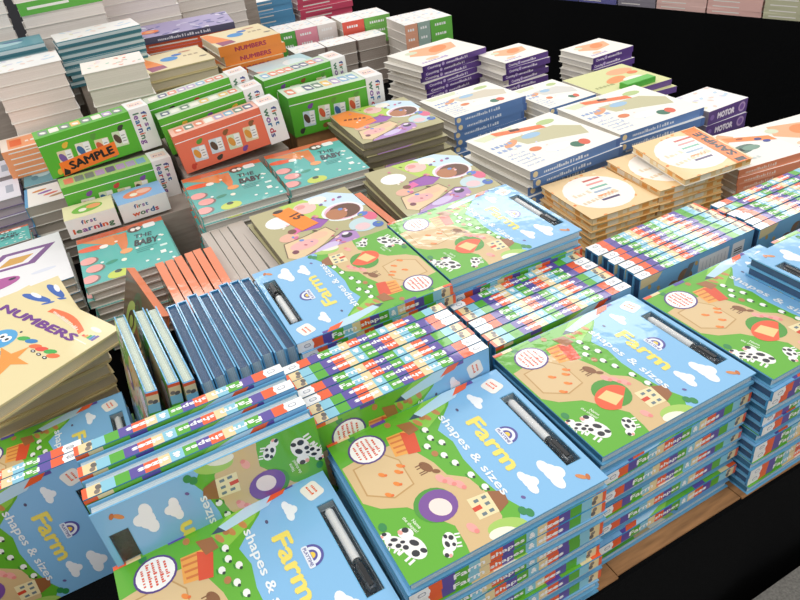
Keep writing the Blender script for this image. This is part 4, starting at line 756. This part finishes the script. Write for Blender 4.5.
TB = book_kit(20, 21, 2.6, tan_far, None, None, '#eee', '#d8cbb0', PRINT, PAGE, .3, .8, covercol='#dfcf9e', back='#cdbb88')
pile('board_book', 'book', TB, 2.6, 24.2, 206.8, 20, 21, 34.2, 5, 'tan alphabet board book', 'the pile behind the coral boxed set', 1, .5, 1)
NR = book_kit(19.5, 20, 2.9, tan_far, plain_spine('#f08a34', 'NUMBERS', '#b0304a'), '-y', '#f08a34', '#d8cbb0', PRINT, PAGE, .3, .2)
pile('board_book', 'book', NR, 2.9, 46.2, 209.5, 19.5, 20, 36.2, 3, 'book with orange NUMBERS spine', 'the pile right of the tan alphabet books', 1, 1.0, 1)
PT = book_kit(31, 21, 2.0, purple_scene, plain_spine('#4a4a68', '~', '#d8d8e8'), '-y', '#4a4a68', '#d8cfc4')
PR = book_kit(31, 21, 2.0, purple_scene, plain_spine('#e0603a'), '-y', '#e0603a', '#d8cfc4')
pile('picture_book', 'book', PR, 2.0, 28.0, 238.0, 31, 21, 37.5, 3, 'large book with red spine', 'the pile behind the tan alphabet books', -8, .8, 1, first='large purple picture book with orange sticker', kit0=PT)
GL = book_kit(18, 18.5, 1.8, glossy_sky, None, None, '#eee', '#d8d8d8', WRAP, EDGE)
pile('picture_book', 'book', GL, 1.8, 54.0, 188.5, 18, 18.5, 29.5, 4, 'glossy pale blue picture book', 'the pile behind the right green box', 5, .3)
# green, pink, white and red spined blocks, with grey cartons edges in front
def spine_block(x0, cols, y0, D_, ztop, n, place, yaw=0, T=3.4, w_=None):
    x = x0; 
    for c_, wd, nm in cols:
        kit = book_kit(wd, D_, T, pale, plain_spine(c_, '~', '#ffffff'), '-y', c_, '#e6dfd6')
        pile('board_book', 'book', kit, T, x, y0 + (x-x0)*math.tan(math.radians(yaw)), wd-.2, D_, ztop, n, f'book with {nm} spine', f'the {nm} column, {place}', yaw, .08, .4)
        x += wd+.15
spine_block(84, [('#58b043', 6, 'bright green'), ('#f09aae', 9, 'pink'), ('#f4ece8', 8, 'white')], 268, 15, 23, 3, 'the far block', -4)
spine_block(108, [('#ee5f4e', 9, 'red'), ('#7cc25a', 11, 'leaf green')], 262, 15, 23, 3, 'the far block', -6)
spine_block(120, [('#e8a88a', 5, 'peach'), ('#9fb8b0', 5, 'grey green'), ('#6cc04c', 9, 'lime')], 232, 18, 24, 4, 'aisle block', -4)
GC = book_kit(12, 11, 4.2, pale, None, None, '#bbb', '#b9aca2', PRINT, EDGE, .12, .2)
for k_ in range(3): pile('thick_book', 'book', GC, 4.2, 83+k_*12.4, 251-k_*1.2, 12, 11, 18.6, 4, 'grey edged thick book', ('the left', 'the middle', 'the right')[k_] + ' grey column before the far block', -3, .3, 1)
BB = book_kit(23, 18, 2.6, pale, plain_spine('#5fa6d6'), '-y', '#5fa6d6', '#d8e0e6'); PK = book_kit(26, 18, 2.6, pale, plain_spine('#d94a6c'), '-y', '#d94a6c', '#e6c8ce')
pile('picture_book', 'book', BB, 2.6, 86, 322, 23, 18, 26, 7, 'book with sky blue spine', 'the blue spined pile at the back', -3, .5, 1)
pile('picture_book', 'book', PK, 2.6, 111, 318, 26, 18, 30, 8, 'book with crimson spine', 'the crimson spined pile at the back', -3, .5, 1)
OK_ = book_kit(5, 18, 2.6, pale, plain_spine('#ee8a4a'), '-y', '#ee8a4a', '#e6c8ce')
BK = book_kit(24, 15, 3.6, pale, None, None, '#eee', '#f0e8e2', PRINT, PAGE); BG = book_kit(24, 15, 3.6, pale, plain_spine('#5cae3e'), '-y', '#5cae3e', '#e3dad0')
pile('thick_book', 'book', BK, 3.6, -26, 246, 19, 15, 58, 11, 'thick book', 'the back left stack', 1, .5, 1, swap={4: BG})
pile('thick_book', 'book', BK, 3.6, -1.5, 246, 24, 15, 60, 11, 'thick book', 'the second back stack from the left', 1, .5, 1, swap={2: BG})
pile('thick_book', 'book', BK, 3.6, 24, 262, 24, 15, 56, 11, 'thick white book', 'the third back stack from the left', -1, .5, 1)
pile('thick_book', 'book', BK, 3.6, 50, 272, 24, 15, 44, 8, 'thick white book', 'the fourth back stack from the left', -1, .5, 1)
pile('picture_book', 'book', PR, 2.0, 58, 300, 31, 21, 42, 3, 'large book with red spine', 'the high pile behind the purple picture book', -6, .5, 1)
# ---- books on the far table
FB = [('#4a4f8c', 'dark blue', 20), ('#6a6aa8', 'violet', 22), ('#8f8a96', 'grey', 20), ('#f0c8c0', 'pale pink', 24), ('#eec0b8', 'rose', 24), ('#c9c8a8', 'olive', 22), ('#d96a5a', 'brick red', 20)]
y = 22
for i, (c_, nm, wd) in enumerate(FB):
    kit = book_kit(wd, 17, 2.2, pale, plain_spine(c_), '-y', c_, c_); 
    for j in range(6):
        m_ = FAR @ frame(NY, X, Z, (9.6, y-wd/2, 2.2*(5-j)+.02), jit(1)); 
        instance('picture_book', kit, m_, lab(j, 6, f'book with {nm} spine', 'a pile on the far table'), 'book', f'{nm} books on the far table')
    y -= wd+.8
for o in [o for o in C.objects if o.parent is None and o.type == 'MESH' and 'label' not in o and 'kind' not in o]: print('UNLABELLED', o.name)
